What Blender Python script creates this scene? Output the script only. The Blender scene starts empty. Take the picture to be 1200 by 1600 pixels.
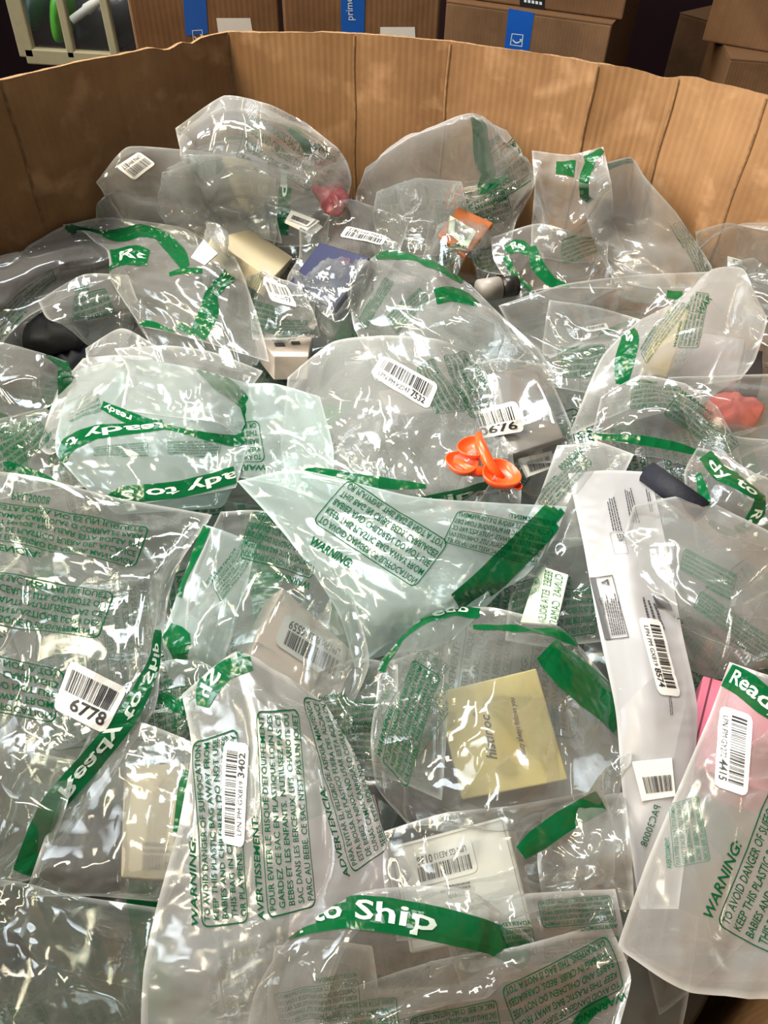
import bpy, math, random
import numpy as np
from mathutils import Vector, Matrix
SC = bpy.context.scene
COL = SC.collection
PI = math.pi

# ---------------------------------------------------------------- camera
FPX = 1186.0                      # focal length for the 1200x1600 frame
PITCH, ROLL = math.radians(46), math.radians(2.0)
EYE = np.array([0.0, 0.0, 1.40])
FW = np.array([0, math.cos(PITCH), -math.sin(PITCH)])
_r0 = np.array([1.0, 0, 0]); _u0 = np.array([0, math.sin(PITCH), math.cos(PITCH)])
RT = math.cos(ROLL)*_r0 + math.sin(ROLL)*_u0
UP = -math.sin(ROLL)*_r0 + math.cos(ROLL)*_u0
cam = bpy.data.cameras.new('camera'); camo = bpy.data.objects.new('camera', cam); COL.objects.link(camo)
M = Matrix.Identity(4)
for i in range(3):
    M[i][0], M[i][1], M[i][2], M[i][3] = RT[i], UP[i], -FW[i], EYE[i]
camo.matrix_world = M
cam.sensor_fit = 'VERTICAL'; cam.sensor_height = 36.0; cam.lens = 36.0*FPX/1600; cam.clip_start = 0.02
SC.camera = camo

# ---------------------------------------------------------------- light and exposure
SC.view_settings.view_transform = 'Standard'; SC.view_settings.look = 'None'
SC.view_settings.gamma = 1; SC.view_settings.use_curve_mapping = False
SC.view_settings.exposure = -0.38
SC.cycles.transparent_max_bounces = 40
SC.cycles.adaptive_threshold = 0.055
SC.cycles.max_bounces = 6
SC.cycles.diffuse_bounces = 3
SC.cycles.glossy_bounces = 3
SC.cycles.transmission_bounces = 4
SC.cycles.sample_clamp_indirect = 4.0
SC.cycles.caustics_reflective = False
SC.cycles.caustics_refractive = False
W = bpy.data.worlds.new('hall_ambient'); SC.world = W; W.use_nodes = True
_nt = W.node_tree; _bg = _nt.nodes['Background']
_tc = _nt.nodes.new('ShaderNodeTexCoord'); _dp = _nt.nodes.new('ShaderNodeVectorMath'); _dp.operation = 'DOT_PRODUCT'; _dp.inputs[1].default_value = (-0.75, 0.25, 0.35)
_rp = _nt.nodes.new('ShaderNodeValToRGB'); _rp.color_ramp.elements[0].position = 0.0; _rp.color_ramp.elements[0].color = (.05, .05, .05, 1)
_rp.color_ramp.elements[1].position = 1.0; _rp.color_ramp.elements[1].color = (.66, .80, .92, 1)
_md = _nt.nodes.new('ShaderNodeMath'); _md.operation = 'MULTIPLY_ADD'; _md.inputs[1].default_value = .5; _md.inputs[2].default_value = .5
_nt.links.new(_tc.outputs['Generated'], _dp.inputs[0]); _nt.links.new(_dp.outputs['Value'], _md.inputs[0]); _nt.links.new(_md.outputs[0], _rp.inputs[0]); _nt.links.new(_rp.outputs[0], _bg.inputs[0])
_bg.inputs[1].default_value = 0.36
def area(name, loc, target, sx, sy, power, color, spread=150):
    l = bpy.data.lights.new(name, 'AREA'); l.shape = 'RECTANGLE'; l.size = sx; l.size_y = sy
    l.energy = power; l.color = color; l.spread = math.radians(spread)
    o = bpy.data.objects.new(name, l); COL.objects.link(o); o.location = loc
    d = Vector(target) - Vector(loc); o.rotation_euler = d.to_track_quat('-Z', 'Y').to_euler()
    return o
# ceiling tubes of the hall (warm), a daylight opening (cool)
WARM = (1.0, 0.86, 0.62); COOL = (0.85, 0.935, 1.0); NEUT = (1.0, 0.96, 0.9)
area('ceiling_tube', (-0.55, 1.7, 3.3), (-0.35, 1.1, 0.6), 0.16, 1.6, 15, WARM, 80)
area('ceiling_tube', (0.25, 2.2, 3.3), (0.3, 2.0, 0), 0.16, 1.6, 26, NEUT)
area('ceiling_tube', (-2.3, -0.7, 2.7), (0.25, 0.95, 1.05), 0.16, 1.6, 20, WARM, 70)
area('ceiling_tube', (-1.5, 0.5, 3.3), (-0.15, 0.85, 1), 1.6, 0.16, 10, WARM, 70)
area('added_fill_lamp', (-0.2, 1.3, 2.35), (-0.02, 0.78, 1.0), 0.7, 0.22, 7.5, COOL, 120)  # added low lamp, unseen: brightens the middle and lets the near pile darken
area('dock_door', (-2.6, 0.9, 2.4), (0.12, 0.95, 1.0), 1.4, 1.4, 19, COOL, 62)

# ---------------------------------------------------------------- pixel helpers
def unproj(px, py, z):
    px, py, z = np.broadcast_arrays(np.asarray(px, float), np.asarray(py, float), np.asarray(z, float))
    d = FW*FPX + RT*(px[..., None]-600) + UP*(800-py[..., None])
    return EYE + d*((z-EYE[2])/d[..., 2])[..., None]
def atY(px, py, Y):
    d = FW*FPX + RT*(px-600) + UP*(800-py)
    return EYE + d*(Y/d[1])
def toPix(X):
    d = X-EYE; k = d@FW
    return np.stack([600+FPX*(d@RT)/k, 800-FPX*(d@UP)/k], -1)

# ---------------------------------------------------------------- object helpers
def link(name, me, parent=None, mat=None):
    o = bpy.data.objects.new(name, me); COL.objects.link(o)
    if parent is not None: o.parent = parent
    if mat is not None: me.materials.append(mat)
    return o
def mesh(name, V, Fs, mat=None, parent=None, smooth=False, uv=None, origin=None):
    V = np.asarray(V, float)
    me = bpy.data.meshes.new(name)
    if origin is not None: V = V - np.asarray(origin)
    elif parent is not None and 'org' in parent: V = V - np.array(parent['org'][:])
    me.from_pydata(V.tolist(), [], [tuple(int(i) for i in f) for f in Fs])
    if uv is not None:
        for k, (nm, arr) in enumerate(uv.items()):
            L = me.uv_layers.new(name=nm)
            idx = np.zeros(len(me.loops), int); me.loops.foreach_get('vertex_index', idx)
            L.data.foreach_set('uv', np.asarray(arr, float)[idx].ravel())
    if smooth: me.polygons.foreach_set('use_smooth', [True]*len(me.polygons))
    me.update()
    o = link(name, me, parent, mat)
    if origin is not None:
        o.location = origin; o['org'] = [float(t) for t in origin]
    elif parent is not None and 'org' in parent: o['org'] = parent['org'][:]
    return o
def tag(o, label=None, cat=None, group=None, kind=None):
    if label: o['label'] = label
    if cat: o['category'] = cat
    if group: o['group'] = group
    if kind: o['kind'] = kind
    return o
def empty(name, loc, label, cat, group=None):
    o = bpy.data.objects.new(name, None); COL.objects.link(o); o.location = loc; o.empty_display_size = 0.02
    o['org'] = [float(t) for t in loc]
    return tag(o, label, cat, group)
def bevel(o, w, seg=2):
    m = o.modifiers.new('bevel', 'BEVEL'); m.width = w; m.segments = seg; m.limit_method = 'ANGLE'
    return o

# ---------------------------------------------------------------- materials
def newmat(name):
    m = bpy.data.materials.new(name); m.use_nodes = True; nt = m.node_tree; nt.nodes.clear()
    out = nt.nodes.new('ShaderNodeOutputMaterial')
    return m, nt, out
def N(nt, t, **k):
    n = nt.nodes.new('ShaderNode'+t)
    for a, b in k.items():
        if a.startswith('i'): n.inputs[int(a[1:])].default_value = b
        else: setattr(n, a, b)
    return n
def plain(name, col, rough=0.6, metal=0.0, coat=0.0, noise=0.06, scale=60, bump=0.0, trans=0.0, spec=0.5, sheen=0.0):
    m, nt, out = newmat(name); L = nt.links.new
    b = N(nt, 'BsdfPrincipled')
    tc = N(nt, 'TexCoord'); nz = N(nt, 'TexNoise'); nz.inputs['Scale'].default_value = scale; nz.inputs['Detail'].default_value = 4
    L(tc.outputs['Object'], nz.inputs['Vector'])
    mx = N(nt, 'Mix'); mx.data_type = 'RGBA'; mx.blend_type = 'MULTIPLY'
    mx.inputs[6].default_value = (*col, 1); mx.inputs[0].default_value = 1
    cr = N(nt, 'ValToRGB'); cr.color_ramp.elements[0].color = (1-noise*2,)*3+(1,); cr.color_ramp.elements[1].color = (1,)*4
    cr.color_ramp.elements[0].position = .3; cr.color_ramp.elements[1].position = .7
    L(nz.outputs['Fac'], cr.inputs[0]); L(cr.outputs[0], mx.inputs[7]); L(mx.outputs[2], b.inputs['Base Color'])
    b.inputs['Roughness'].default_value = rough; b.inputs['Metallic'].default_value = metal
    b.inputs['Coat Weight'].default_value = coat; b.inputs['Transmission Weight'].default_value = trans
    b.inputs['Specular IOR Level'].default_value = spec; b.inputs['Sheen Weight'].default_value = sheen
    if bump:
        bp = N(nt, 'Bump'); bp.inputs['Strength'].default_value = bump; bp.inputs['Distance'].default_value = 0.002
        L(nz.outputs['Fac'], bp.inputs['Height']); L(bp.outputs[0], b.inputs['Normal'])
    L(b.outputs[0], out.inputs[0])
    return m
def srgb(r, g, b):
    f = lambda c: ((c/255+.055)/1.055)**2.4 if c > 10 else c/255/12.92
    return (f(r), f(g), f(b))

def crumple(nt, scale, strength, dist):
    """creased film from its own flat coordinates (metres): tilted facets, sharp ridges in crushed patches"""
    L = nt.links.new
    uv = N(nt, 'UVMap'); uv.uv_map = 'flat'
    oi = N(nt, 'ObjectInfo'); ad = N(nt, 'VectorMath'); ad.operation = 'ADD'
    mu = N(nt, 'Math', operation='MULTIPLY', i1=37.0); L(oi.outputs['Random'], mu.inputs[0])
    L(uv.outputs[0], ad.inputs[0]); L(mu.outputs[0], ad.inputs[1])
    an = N(nt, 'Math', operation='MULTIPLY', i1=61.0); L(oi.outputs['Random'], an.inputs[0])
    def ridge(sc, det, stretch, rough, extra):
        ro = N(nt, 'VectorRotate'); ro.rotation_type = 'Z_AXIS'; L(ad.outputs[0], ro.inputs['Vector'])
        a2 = N(nt, 'Math', operation='ADD', i1=extra); L(an.outputs[0], a2.inputs[0]); L(a2.outputs[0], ro.inputs['Angle'])
        mp = N(nt, 'VectorMath'); mp.operation = 'MULTIPLY'; mp.inputs[1].default_value = (stretch, 1, 1); L(ro.outputs[0], mp.inputs[0])
        nz = N(nt, 'TexNoise'); nz.noise_dimensions = '2D'; nz.inputs['Scale'].default_value = sc; nz.inputs['Detail'].default_value = det; nz.inputs['Roughness'].default_value = rough
        L(mp.outputs[0], nz.inputs['Vector'])
        s0 = N(nt, 'Math', operation='SUBTRACT', i1=0.5); L(nz.outputs['Fac'], s0.inputs[0])
        s1 = N(nt, 'Math', operation='ABSOLUTE'); L(s0.outputs[0], s1.inputs[0]); return s1.outputs[0]
    big = ridge(11, 1.0, .45, .4, 0.0); fine = ridge(scale*.8, 1.6, .45, .45, 1.1)
    nv = N(nt, 'TexNoise'); nv.noise_dimensions = '2D'; nv.inputs['Scale'].default_value = 12; nv.inputs['Detail'].default_value = 0; L(ad.outputs[0], nv.inputs['Vector'])
    mr = N(nt, 'MapRange', i1=0.52, i2=0.78, i3=0.03, i4=1.0); L(nv.outputs['Fac'], mr.inputs[0])
    m4 = N(nt, 'Math', operation='MULTIPLY'); L(fine, m4.inputs[0]); L(mr.outputs[0], m4.inputs[1])
    m3 = N(nt, 'Math', operation='MULTIPLY', i1=-0.045*strength); L(big, m3.inputs[0])
    m5 = N(nt, 'Math', operation='MULTIPLY_ADD', i1=-dist*strength); L(m4.outputs[0], m5.inputs[0]); L(m3.outputs[0], m5.inputs[2])
    bp = N(nt, 'Bump'); bp.inputs['Distance'].default_value = 1.0; bp.inputs['Strength'].default_value = 1.0
    L(m5.outputs[0], bp.inputs['Height'])
    return bp
def film(name, tint=(0.97, 0.985, 0.98), milk=0.10, rough=0.09, scale=30, strength=0.7, dist=0.016, gl=1.25, white=(0.87, 0.88, 0.89)):
    m, nt, out = newmat(name); L = nt.links.new
    bp = crumple(nt, scale, strength, dist)
    tr = N(nt, 'BsdfTransparent'); tr.inputs[0].default_value = (*tint, 1)
    df = N(nt, 'BsdfDiffuse'); df.inputs[0].default_value = (*white, 1); L(bp.outputs[0], df.inputs['Normal'])
    tl = N(nt, 'BsdfTranslucent'); tl.inputs[0].default_value = (*white, 1)
    ms = N(nt, 'MixShader', i0=0.35); L(df.outputs[0], ms.inputs[1]); L(tl.outputs[0], ms.inputs[2])
    lw = N(nt, 'LayerWeight', i0=0.35)
    pw = N(nt, 'Math', operation='POWER', i1=2.2); L(lw.outputs['Facing'], pw.inputs[0])
    ma = N(nt, 'Math', operation='MULTIPLY_ADD', i1=0.40, i2=milk); L(pw.outputs[0], ma.inputs[0])
    # the welded seam round the sheet is thicker and whiter
    uu = N(nt, 'UVMap'); uu.uv_map = 'unit'
    sx = N(nt, 'SeparateXYZ'); L(uu.outputs[0], sx.inputs[0])
    mn = N(nt, 'Math', operation='MINIMUM'); L(sx.outputs[0], mn.inputs[0]); L(sx.outputs[1], mn.inputs[1])
    ed = N(nt, 'MapRange', i1=0.0, i2=0.0035, i3=0.30, i4=0.0); L(mn.outputs[0], ed.inputs[0])
    ae = N(nt, 'Math', operation='ADD'); ae.use_clamp = True; L(ma.outputs[0], ae.inputs[0]); L(ed.outputs[0], ae.inputs[1])
    body = N(nt, 'MixShader'); L(ae.outputs[0], body.inputs[0]); L(tr.outputs[0], body.inputs[1]); L(ms.outputs[0], body.inputs[2])
    g = N(nt, 'BsdfGlossy'); g.inputs['Roughness'].default_value = rough; L(bp.outputs[0], g.inputs['Normal'])
    fr = N(nt, 'Fresnel', i0=1.5); L(bp.outputs[0], fr.inputs['Normal'])
    f0 = N(nt, 'Math', operation='MULTIPLY', i1=gl); L(fr.outputs[0], f0.inputs[0])
    fm = N(nt, 'Math', operation='MINIMUM', i1=0.34); L(f0.outputs[0], fm.inputs[0])
    fin = N(nt, 'MixShader'); L(fm.outputs[0], fin.inputs[0]); L(body.outputs[0], fin.inputs[1]); L(g.outputs[0], fin.inputs[2])
    L(fin.outputs[0], out.inputs[0])
    return m
def ink(name, col, alpha, rough=0.25, gl=1.0):
    """print on film: partly see-through colour with the film's gloss"""
    m, nt, out = newmat(name); L = nt.links.new
    tr = N(nt, 'BsdfTransparent'); tr.inputs[0].default_value = (*[0.35+0.65*c for c in col], 1)
    df = N(nt, 'BsdfDiffuse'); df.inputs[0].default_value = (*col, 1)
    tl = N(nt, 'BsdfTranslucent'); tl.inputs[0].default_value = (*col, 1)
    ms = N(nt, 'MixShader', i0=0.3); L(df.outputs[0], ms.inputs[1]); L(tl.outputs[0], ms.inputs[2])
    mx = N(nt, 'MixShader', i0=alpha); L(tr.outputs[0], mx.inputs[1]); L(ms.outputs[0], mx.inputs[2])
    if gl:
        tc = N(nt, 'TexCoord'); nz = N(nt, 'TexNoise'); nz.inputs['Scale'].default_value = 45; L(tc.outputs['Object'], nz.inputs['Vector'])
        bp = N(nt, 'Bump'); bp.inputs['Distance'].default_value = 0.01; bp.inputs['Strength'].default_value = 0.5; L(nz.outputs['Fac'], bp.inputs['Height'])
        g = N(nt, 'BsdfGlossy'); g.inputs['Roughness'].default_value = rough; L(bp.outputs[0], g.inputs['Normal'])
        fr = N(nt, 'Fresnel', i0=1.45); L(bp.outputs[0], fr.inputs['Normal'])
        f2 = N(nt, 'MixShader'); L(fr.outputs[0], f2.inputs[0]); L(mx.outputs[0], f2.inputs[1]); L(g.outputs[0], f2.inputs[2]); mx = f2
    L(mx.outputs[0], out.inputs[0])
    return m

# ---------------------------------------------------------------- height field of the pile
HX0, HY0, HD = -0.72, -0.14, 0.005
HNX, HNY = 300, 270
Z0 = 0.955
ZCAP = 0.17
OCT = np.array([(-0.204, 1.022), (-0.055, 1.033), (0.058, 1.015), (0.22, 0.948), (0.305, 0.924), (0.38, 0.86),
                (0.60, 0.64), (0.59, 0.47), (0.14, 0.015), (-0.25, -0.03), (-0.55, 0.22), (-0.60, 0.60), (-0.398, 0.827)])
rng = np.random.default_rng(7)
H = np.full((HNX, HNY), Z0-0.10)
HV = H.copy()                     # height of the goods as seen, loose film included
def hs(x, y, F=None):
    F = H if F is None else F
    u = np.clip((x-HX0)/HD, 0, HNX-1.001); v = np.clip((y-HY0)/HD, 0, HNY-1.001)
    i = u.astype(int); j = v.astype(int); a = u-i; b = v-j
    return F[i, j]*(1-a)*(1-b)+F[i+1, j]*a*(1-b)+F[i, j+1]*(1-a)*b+F[i+1, j+1]*a*b
def smooth(F, n):
    F = F.copy()
    for _ in range(n):
        P = np.pad(F, 1, mode='edge')
        F = (P[:-2, 1:-1]+P[2:, 1:-1]+P[1:-1, :-2]+P[1:-1, 2:]+4*P[1:-1, 1:-1])/8
    return F
def raise_pts(X, t=0.0, HH=None):
    HH = H if HH is None else HH
    i = np.round((X[:, 0]-HX0)/HD).astype(int); j = np.round((X[:, 1]-HY0)/HD).astype(int)
    ok = (i >= 0) & (i < HNX) & (j >= 0) & (j < HNY) & (X[:, 2] < Z0+0.11)
    np.maximum.at(HH, (i[ok], j[ok]), X[ok, 2]+t)
def ij_(X):
    return (np.clip(np.round((X[..., 0].ravel()-HX0)/HD).astype(int), 0, HNX-1), np.clip(np.round((X[..., 1].ravel()-HY0)/HD).astype(int), 0, HNY-1))
def vis():
    """visible height, capped"""
    return smooth(np.clip(np.maximum(H, HV), 0, Z0+.035), 3)
def dens_grid(X, k):
    n, m = X.shape[:2]
    a = np.linspace(0, n-1, (n-1)*k+1); b = np.linspace(0, m-1, (m-1)*k+1)
    i = np.minimum(a.astype(int), n-2); j = np.minimum(b.astype(int), m-2); fa = (a-i)[:, None, None]; fb = (b-j)[None, :, None]
    G = lambda p, q: X[p][:, q]
    return G(i, j)*(1-fa)*(1-fb)+G(i+1, j)*fa*(1-fb)+G(i, j+1)*(1-fa)*fb+G(i+1, j+1)*fa*fb
def hclosed(n=2):
    """small holes between raster points closed"""
    global H
    P = np.pad(H, 1, mode='edge')
    H = np.maximum(H, np.minimum(np.maximum(P[:-2, 1:-1], P[1:-1, :-2]), np.maximum(P[2:, 1:-1], P[1:-1, 2:])))
_c = OCT.mean(0)
_wn = []
for k in range(len(OCT)):
    a, b = OCT[k], OCT[(k+1) % len(OCT)]
    t = b-a; n = np.array([-t[1], t[0]]); n /= np.linalg.norm(n)
    if (_c-a)@n < 0: n = -n
    _wn.append((a, n))
def inwall(X, gap=0.006):
    for a, n in _wn:
        d = (X[..., :2]-a)@n
        s = np.minimum(d-gap, 0)
        X[..., :2] -= s[..., None]*n

# ---------------------------------------------------------------- nets
def cr(P, t):
    """Catmull-Rom along axis 0 of P at parameters t (0..n-1)"""
    n = len(P)
    if n == 2:
        s = t.reshape((-1,)+(1,)*(P.ndim-1)); return P[0]*(1-s)+P[1]*s
    Q = np.concatenate([[2*P[0]-P[1]], P, [2*P[-1]-P[-2]]])
    i = np.minimum(t.astype(int), n-2); s = (t-i).reshape((-1,)+(1,)*(P.ndim-1))
    a, b, c, d = Q[i], Q[i+1], Q[i+2], Q[i+3]
    return 0.62*0.5*(2*b+(c-a)*s+(2*a-5*b+4*c-d)*s*s+(3*b-3*c+d-a)*s**3)+0.38*(b*(1-s)+c*s)
def net_eval(net, n, m):
    A = cr(net, np.linspace(0, len(net)-1, n))
    B = cr(np.swapaxes(A, 0, 1), np.linspace(0, net.shape[1]-1, m))
    return np.swapaxes(B, 0, 1)
def parse(s):
    return np.array([[[float(v) for v in (p+',0').split(',')[:3]] for p in row.split()] for row in s.split('|')])

# ---------------------------------------------------------------- film simulation (positions on a grid, distance constraints)
def relax(X, R, A, iters, bend, anchor, HF, t, seed, inflate=0.0, edge=0.10):
    n, m, _ = X.shape
    ra, rb, r1, r2 = R
    aw = np.full((n, m, 1), anchor); aw[0] = aw[-1] = edge; aw[:, 0] = aw[:, -1] = edge
    def con(p, q, L, k):
        d = X[q]-X[p]; l = np.sqrt((d*d).sum(-1, keepdims=True))+1e-9
        c = d*(0.5*k*(l-L)/l); X[p] += c; X[q] -= c
    def bcon(p, q, L, k):
        d = X[q]-X[p]; l = np.sqrt((d*d).sum(-1, keepdims=True))+1e-9
        c = d*(0.5*k*np.minimum(l-L, 0)/l); X[p] += c; X[q] -= c
    s_ = slice
    for it in range(iters):
        for o in (0, 1):
            e = (n-1-o)//2*2
            if e > 0: con((s_(o, o+e, 2),), (s_(o+1, o+1+e, 2),), ra[o:o+e:2], 1.0)
            e = (m-1-o)//2*2
            if e > 0: con((s_(None), s_(o, o+e, 2)), (s_(None), s_(o+1, o+1+e, 2)), rb[:, o:o+e:2], 1.0)
            e = (n-1-o)//2*2
            con((s_(o, o+e, 2), s_(0, m-1)), (s_(o+1, o+1+e, 2), s_(1, m)), r1[o:o+e:2], 0.5)
            con((s_(o, o+e, 2), s_(1, m)), (s_(o+1, o+1+e, 2), s_(0, m-1)), r2[o:o+e:2], 0.5)
        if bend > 0:
            k = 3
            if n > k+1: 
                L = ra[:-2]+ra[1:-1]+ra[2:]
                for o in range(0, 2*k, k):
                    idx = np.concatenate([np.arange(a, min(a+k, n-k)) for a in range(o, n-k, 2*k)]) if o < n-k else np.zeros(0, int)
                    if len(idx): 
                        d = X[idx+k]-X[idx]; l = np.sqrt((d*d).sum(-1, keepdims=True))+1e-9
                        c = d*(0.5*bend*np.minimum(l-L[idx], 0)/l); X[idx] += c; X[idx+k] -= c
            if m > k+1:
                L = rb[:, :-2]+rb[:, 1:-1]+rb[:, 2:]
                for o in range(0, 2*k, k):
                    idx = np.concatenate([np.arange(a, min(a+k, m-k)) for a in range(o, m-k, 2*k)]) if o < m-k else np.zeros(0, int)
                    if len(idx):
                        d = X[:, idx+k]-X[:, idx]; l = np.sqrt((d*d).sum(-1, keepdims=True))+1e-9
                        c = d*(0.5*bend*np.minimum(l-L[:, idx], 0)/l); X[:, idx] += c; X[:, idx+k] -= c
        X += aw*(A-X)
        X[..., 2] += inflate
        if HF is not None:
            h = hs(X[..., 0], X[..., 1], HF)+t
            X[..., 2] = np.maximum(X[..., 2], h)
        inwall(X)
    return X
def rests(X, ex):
    ln = lambda d: np.sqrt((d*d).sum(-1, keepdims=True))
    e = 1+ex[..., None]
    return (ln(X[1:]-X[:-1])*e[1:], ln(X[:, 1:]-X[:, :-1])*e[:, 1:], ln(X[1:, 1:]-X[:-1, :-1])*e[1:, 1:], ln(X[1:, :-1]-X[:-1, 1:])*e[1:, 1:])
def foldnoise(n, m, sa, sb, r, k, lam):
    """triangular waves in random directions: seeds for straight creases. sa,sb = sheet size (m), lam = wavelength (m)"""
    a, b = np.meshgrid(np.linspace(0, sa, n), np.linspace(0, sb, m), indexing='ij')
    Z = np.zeros((n, m))
    for _ in range(k):
        th = r.uniform(0, PI); l = lam*r.uniform(.6, 1.6); ph = r.uniform(0, 1)
        q = ((a*math.cos(th)+b*math.sin(th))/l+ph+0.25*np.sin(a*r.uniform(10, 40)+r.uniform(0, 6))*np.cos(b*r.uniform(10, 40))) % 1
        w = np.sin(a*r.uniform(5, 25)+r.uniform(0, 6))*np.sin(b*r.uniform(5, 25)+r.uniform(0, 6))
        Z += (np.abs(q-.5)*2-.5)*np.maximum(w, 0)
    return Z/max(k, 1)**.5

def creases(n, m, sa, sb, r, k, amp):
    """long straight ridges and valleys that run part of the way across the sheet"""
    a, b = np.meshgrid(np.linspace(0, sa, n), np.linspace(0, sb, m), indexing='ij'); Z = np.zeros((n, m))
    for _ in range(k):
        cx, cy = r.uniform(0, sa), r.uniform(0, sb); th = r.uniform(0, PI); L_ = r.uniform(.25, .7)*max(sa, sb)*.5; w = r.uniform(.05, .14)*max(sa, sb)
        u = (a-cx)*math.cos(th)+(b-cy)*math.sin(th); v = -(a-cx)*math.sin(th)+(b-cy)*math.cos(th)
        v = v+.25*u*u/max(sa, sb)*r.choice([-1, 1])
        Z += amp*r.uniform(.4, 1)*r.choice([-1, 1, 1])*np.maximum(0, 1-np.abs(v)/w)*np.clip(1.2-np.abs(u)/L_, 0, 1)
    return Z

class Surf:
    pass
GAPN = [0]
def lift_on_rays(px, py, z, F, clear, n=5, follow=1.0):
    zz = z.copy()
    for _ in range(n):
        X = unproj(px, py, zz)
        t = np.maximum(z, hs(X[..., 0], X[..., 1], F)+clear)
        zz = np.minimum(zz+np.clip(t-zz, -.03, .03)*0.7, Z0+ZCAP)
    return zz
def bag(label, net, film_mat, exc=0.05, sp=None, clear=0.003, base=None, cat='plastic bag', name='plastic_bag', group=None,
        bottom=True, seed=None, lam=0.05, bend=0.25, anchor=0.012, inflate=0.0, hsm=14, world=None):
    r = np.random.default_rng(seed if seed is not None else GAPN[0]+100); GAPN[0] += 1
    net = parse(net) if isinstance(net, str) else net
    F = H.copy(); FS = np.maximum(smooth(F, hsm), smooth(F, 3)-0.004)
    net = net.astype(float)
    if world is None:
        # lift every net point onto the pile along its own sight line, then evaluate smoothly
        z = Z0-0.02+net[..., 2]/100
        c = lift_on_rays(net[..., 0], net[..., 1], z, FS, clear)
        net2 = np.stack([net[..., 0], net[..., 1], np.maximum(c, 0)], -1)
    T = net_eval(np.dstack([net[..., :2], net2[..., 2:]]) if world is None else net, 24, 24)
    Xt = unproj(T[..., 0], T[..., 1], T[..., 2]) if world is None else T
    sa = np.sqrt((np.diff(Xt, axis=0)**2).sum(-1)).sum(0).mean(); sb = np.sqrt((np.diff(Xt, axis=1)**2).sum(-1)).sum(1).mean()
    dep = ((Xt.reshape(-1, 3)-EYE)@FW).mean(); sp = sp or 5.2*dep/FPX
    n, m = max(12, min(150, int(sa/sp))), max(12, min(150, int(sb/sp)))
    def base_at(nn, mm):
        T = net_eval(net2 if world is None else net, nn, mm)
        if world is None:
            zz = lift_on_rays(T[..., 0], T[..., 1], T[..., 2], FS, clear*.5, 3)
            return unproj(T[..., 0], T[..., 1], zz)
        X = T.copy(); X[..., 2] = np.maximum(X[..., 2], hs(X[..., 0], X[..., 1], FS)+clear); return X
    X = None
    levels = [8, 4, 2, 1] if min(n, m) > 72 else [4, 2, 1] if min(n, m) > 36 else [2, 1]
    exn = lambda nn, mm: np.clip(exc*(0.7+1.1*foldnoise(nn, mm, sa, sb, np.random.default_rng(5), 3, .12)), 0.0, .3)
    for lv in levels:
        nn, mm = (n+lv-1)//lv, (m+lv-1)//lv
        A = base_at(nn, mm)
        if X is None: D = np.zeros((nn, mm, 3))
        else:
            D = X-Aold
            ia = np.linspace(0, D.shape[0]-1, nn); ib = np.linspace(0, D.shape[1]-1, mm)
            i = np.minimum(ia.astype(int), D.shape[0]-2); j = np.minimum(ib.astype(int), D.shape[1]-2)
            fa = (ia-i)[:, None, None]; fb = (ib-j)[None, :, None]
            D = D[i][:, j]*(1-fa)*(1-fb)+D[i+1][:, j]*fa*(1-fb)+D[i][:, j+1]*(1-fa)*fb+D[i+1][:, j+1]*fa*fb
        X = A+D
        e_ = exn(nn, mm)
        R = rests(A, e_) if lv == levels[0] else rests(X, e_*{4: .55, 2: .10, 1: .0}[lv])
        amp = {8: .010, 4: .005, 2: .0012, 1: .0003}[lv]*min(1, exc/.05)
        X[..., 2] += amp*foldnoise(nn, mm, sa, sb, r, 7, lam*{8: 1.4, 4: .9, 2: .55, 1: .3}[lv])
        if lv == levels[0] or lv == 4: X[..., 2] += creases(nn, mm, sa, sb, r, 6 if lv == levels[0] else 9, (.009 if lv == levels[0] else .0045)*min(1.6, exc/.05))
        X[..., :2] += r.normal(0, 0.0004 if lv > 1 else .0, X[..., :2].shape)
        X = relax(X, R, A, {8: 60, 4: 50, 2: 26, 1: 8}[lv], bend, anchor, F, clear*.4, seed, inflate)
        Aold = A
    S = Surf(); S.X = X; S.px = toPix(Aold); S.n, S.m = n, m; S.sa, S.sb = sa, sb
    org = X.reshape(-1, 3).mean(0); org[2] = X[..., 2].min()
    ii, jj = np.meshgrid(np.arange(n), np.arange(m), indexing='ij')
    flat = np.stack([ii/(n-1)*sa, jj/(m-1)*sb], -1)
    edge = np.minimum(np.minimum(ii, n-1-ii)/(n-1)*sa, np.minimum(jj, m-1-jj)/(m-1)*sb)
    unit = np.stack([edge, edge], -1)
    V = X.reshape(-1, 3); UVf = flat.reshape(-1, 2); UVu = unit.reshape(-1, 2)
    q = (ii*m+jj)
    Fc = np.stack([q[:-1, :-1], q[1:, :-1], q[1:, 1:], q[:-1, 1:]], -1).reshape(-1, 4)
    # face up
    nrm = np.cross(X[1, 0]-X[0, 0], X[0, 1]-X[0, 0]); 
    Nn = np.cross(X[1:, :-1]-X[:-1, :-1], X[:-1, 1:]-X[:-1, :-1]).reshape(-1, 3).mean(0)
    S.flip = Nn[2] < 0
    if S.flip: Fc = Fc[:, ::-1]
    if bottom:
        B = X.copy()
        w = np.clip(edge/0.035, 0, 1)[..., None]; w = w*w*(3-2*w)
        Xs = X.copy()
        for _ in range(6):
            Xs[1:-1, 1:-1] = (Xs[:-2, 1:-1]+Xs[2:, 1:-1]+Xs[1:-1, :-2]+Xs[1:-1, 2:])/4
        hb = hs(Xs[..., 0], Xs[..., 1], F)+0.0008
        tgt = Xs.copy(); tgt[..., 2] = np.minimum(np.maximum(hb, Xs[..., 2]-0.05), X[..., 2]-0.0012)
        tgt[..., 2] += .0
        B = X*(1-w)+tgt*w
        st = 2
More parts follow.
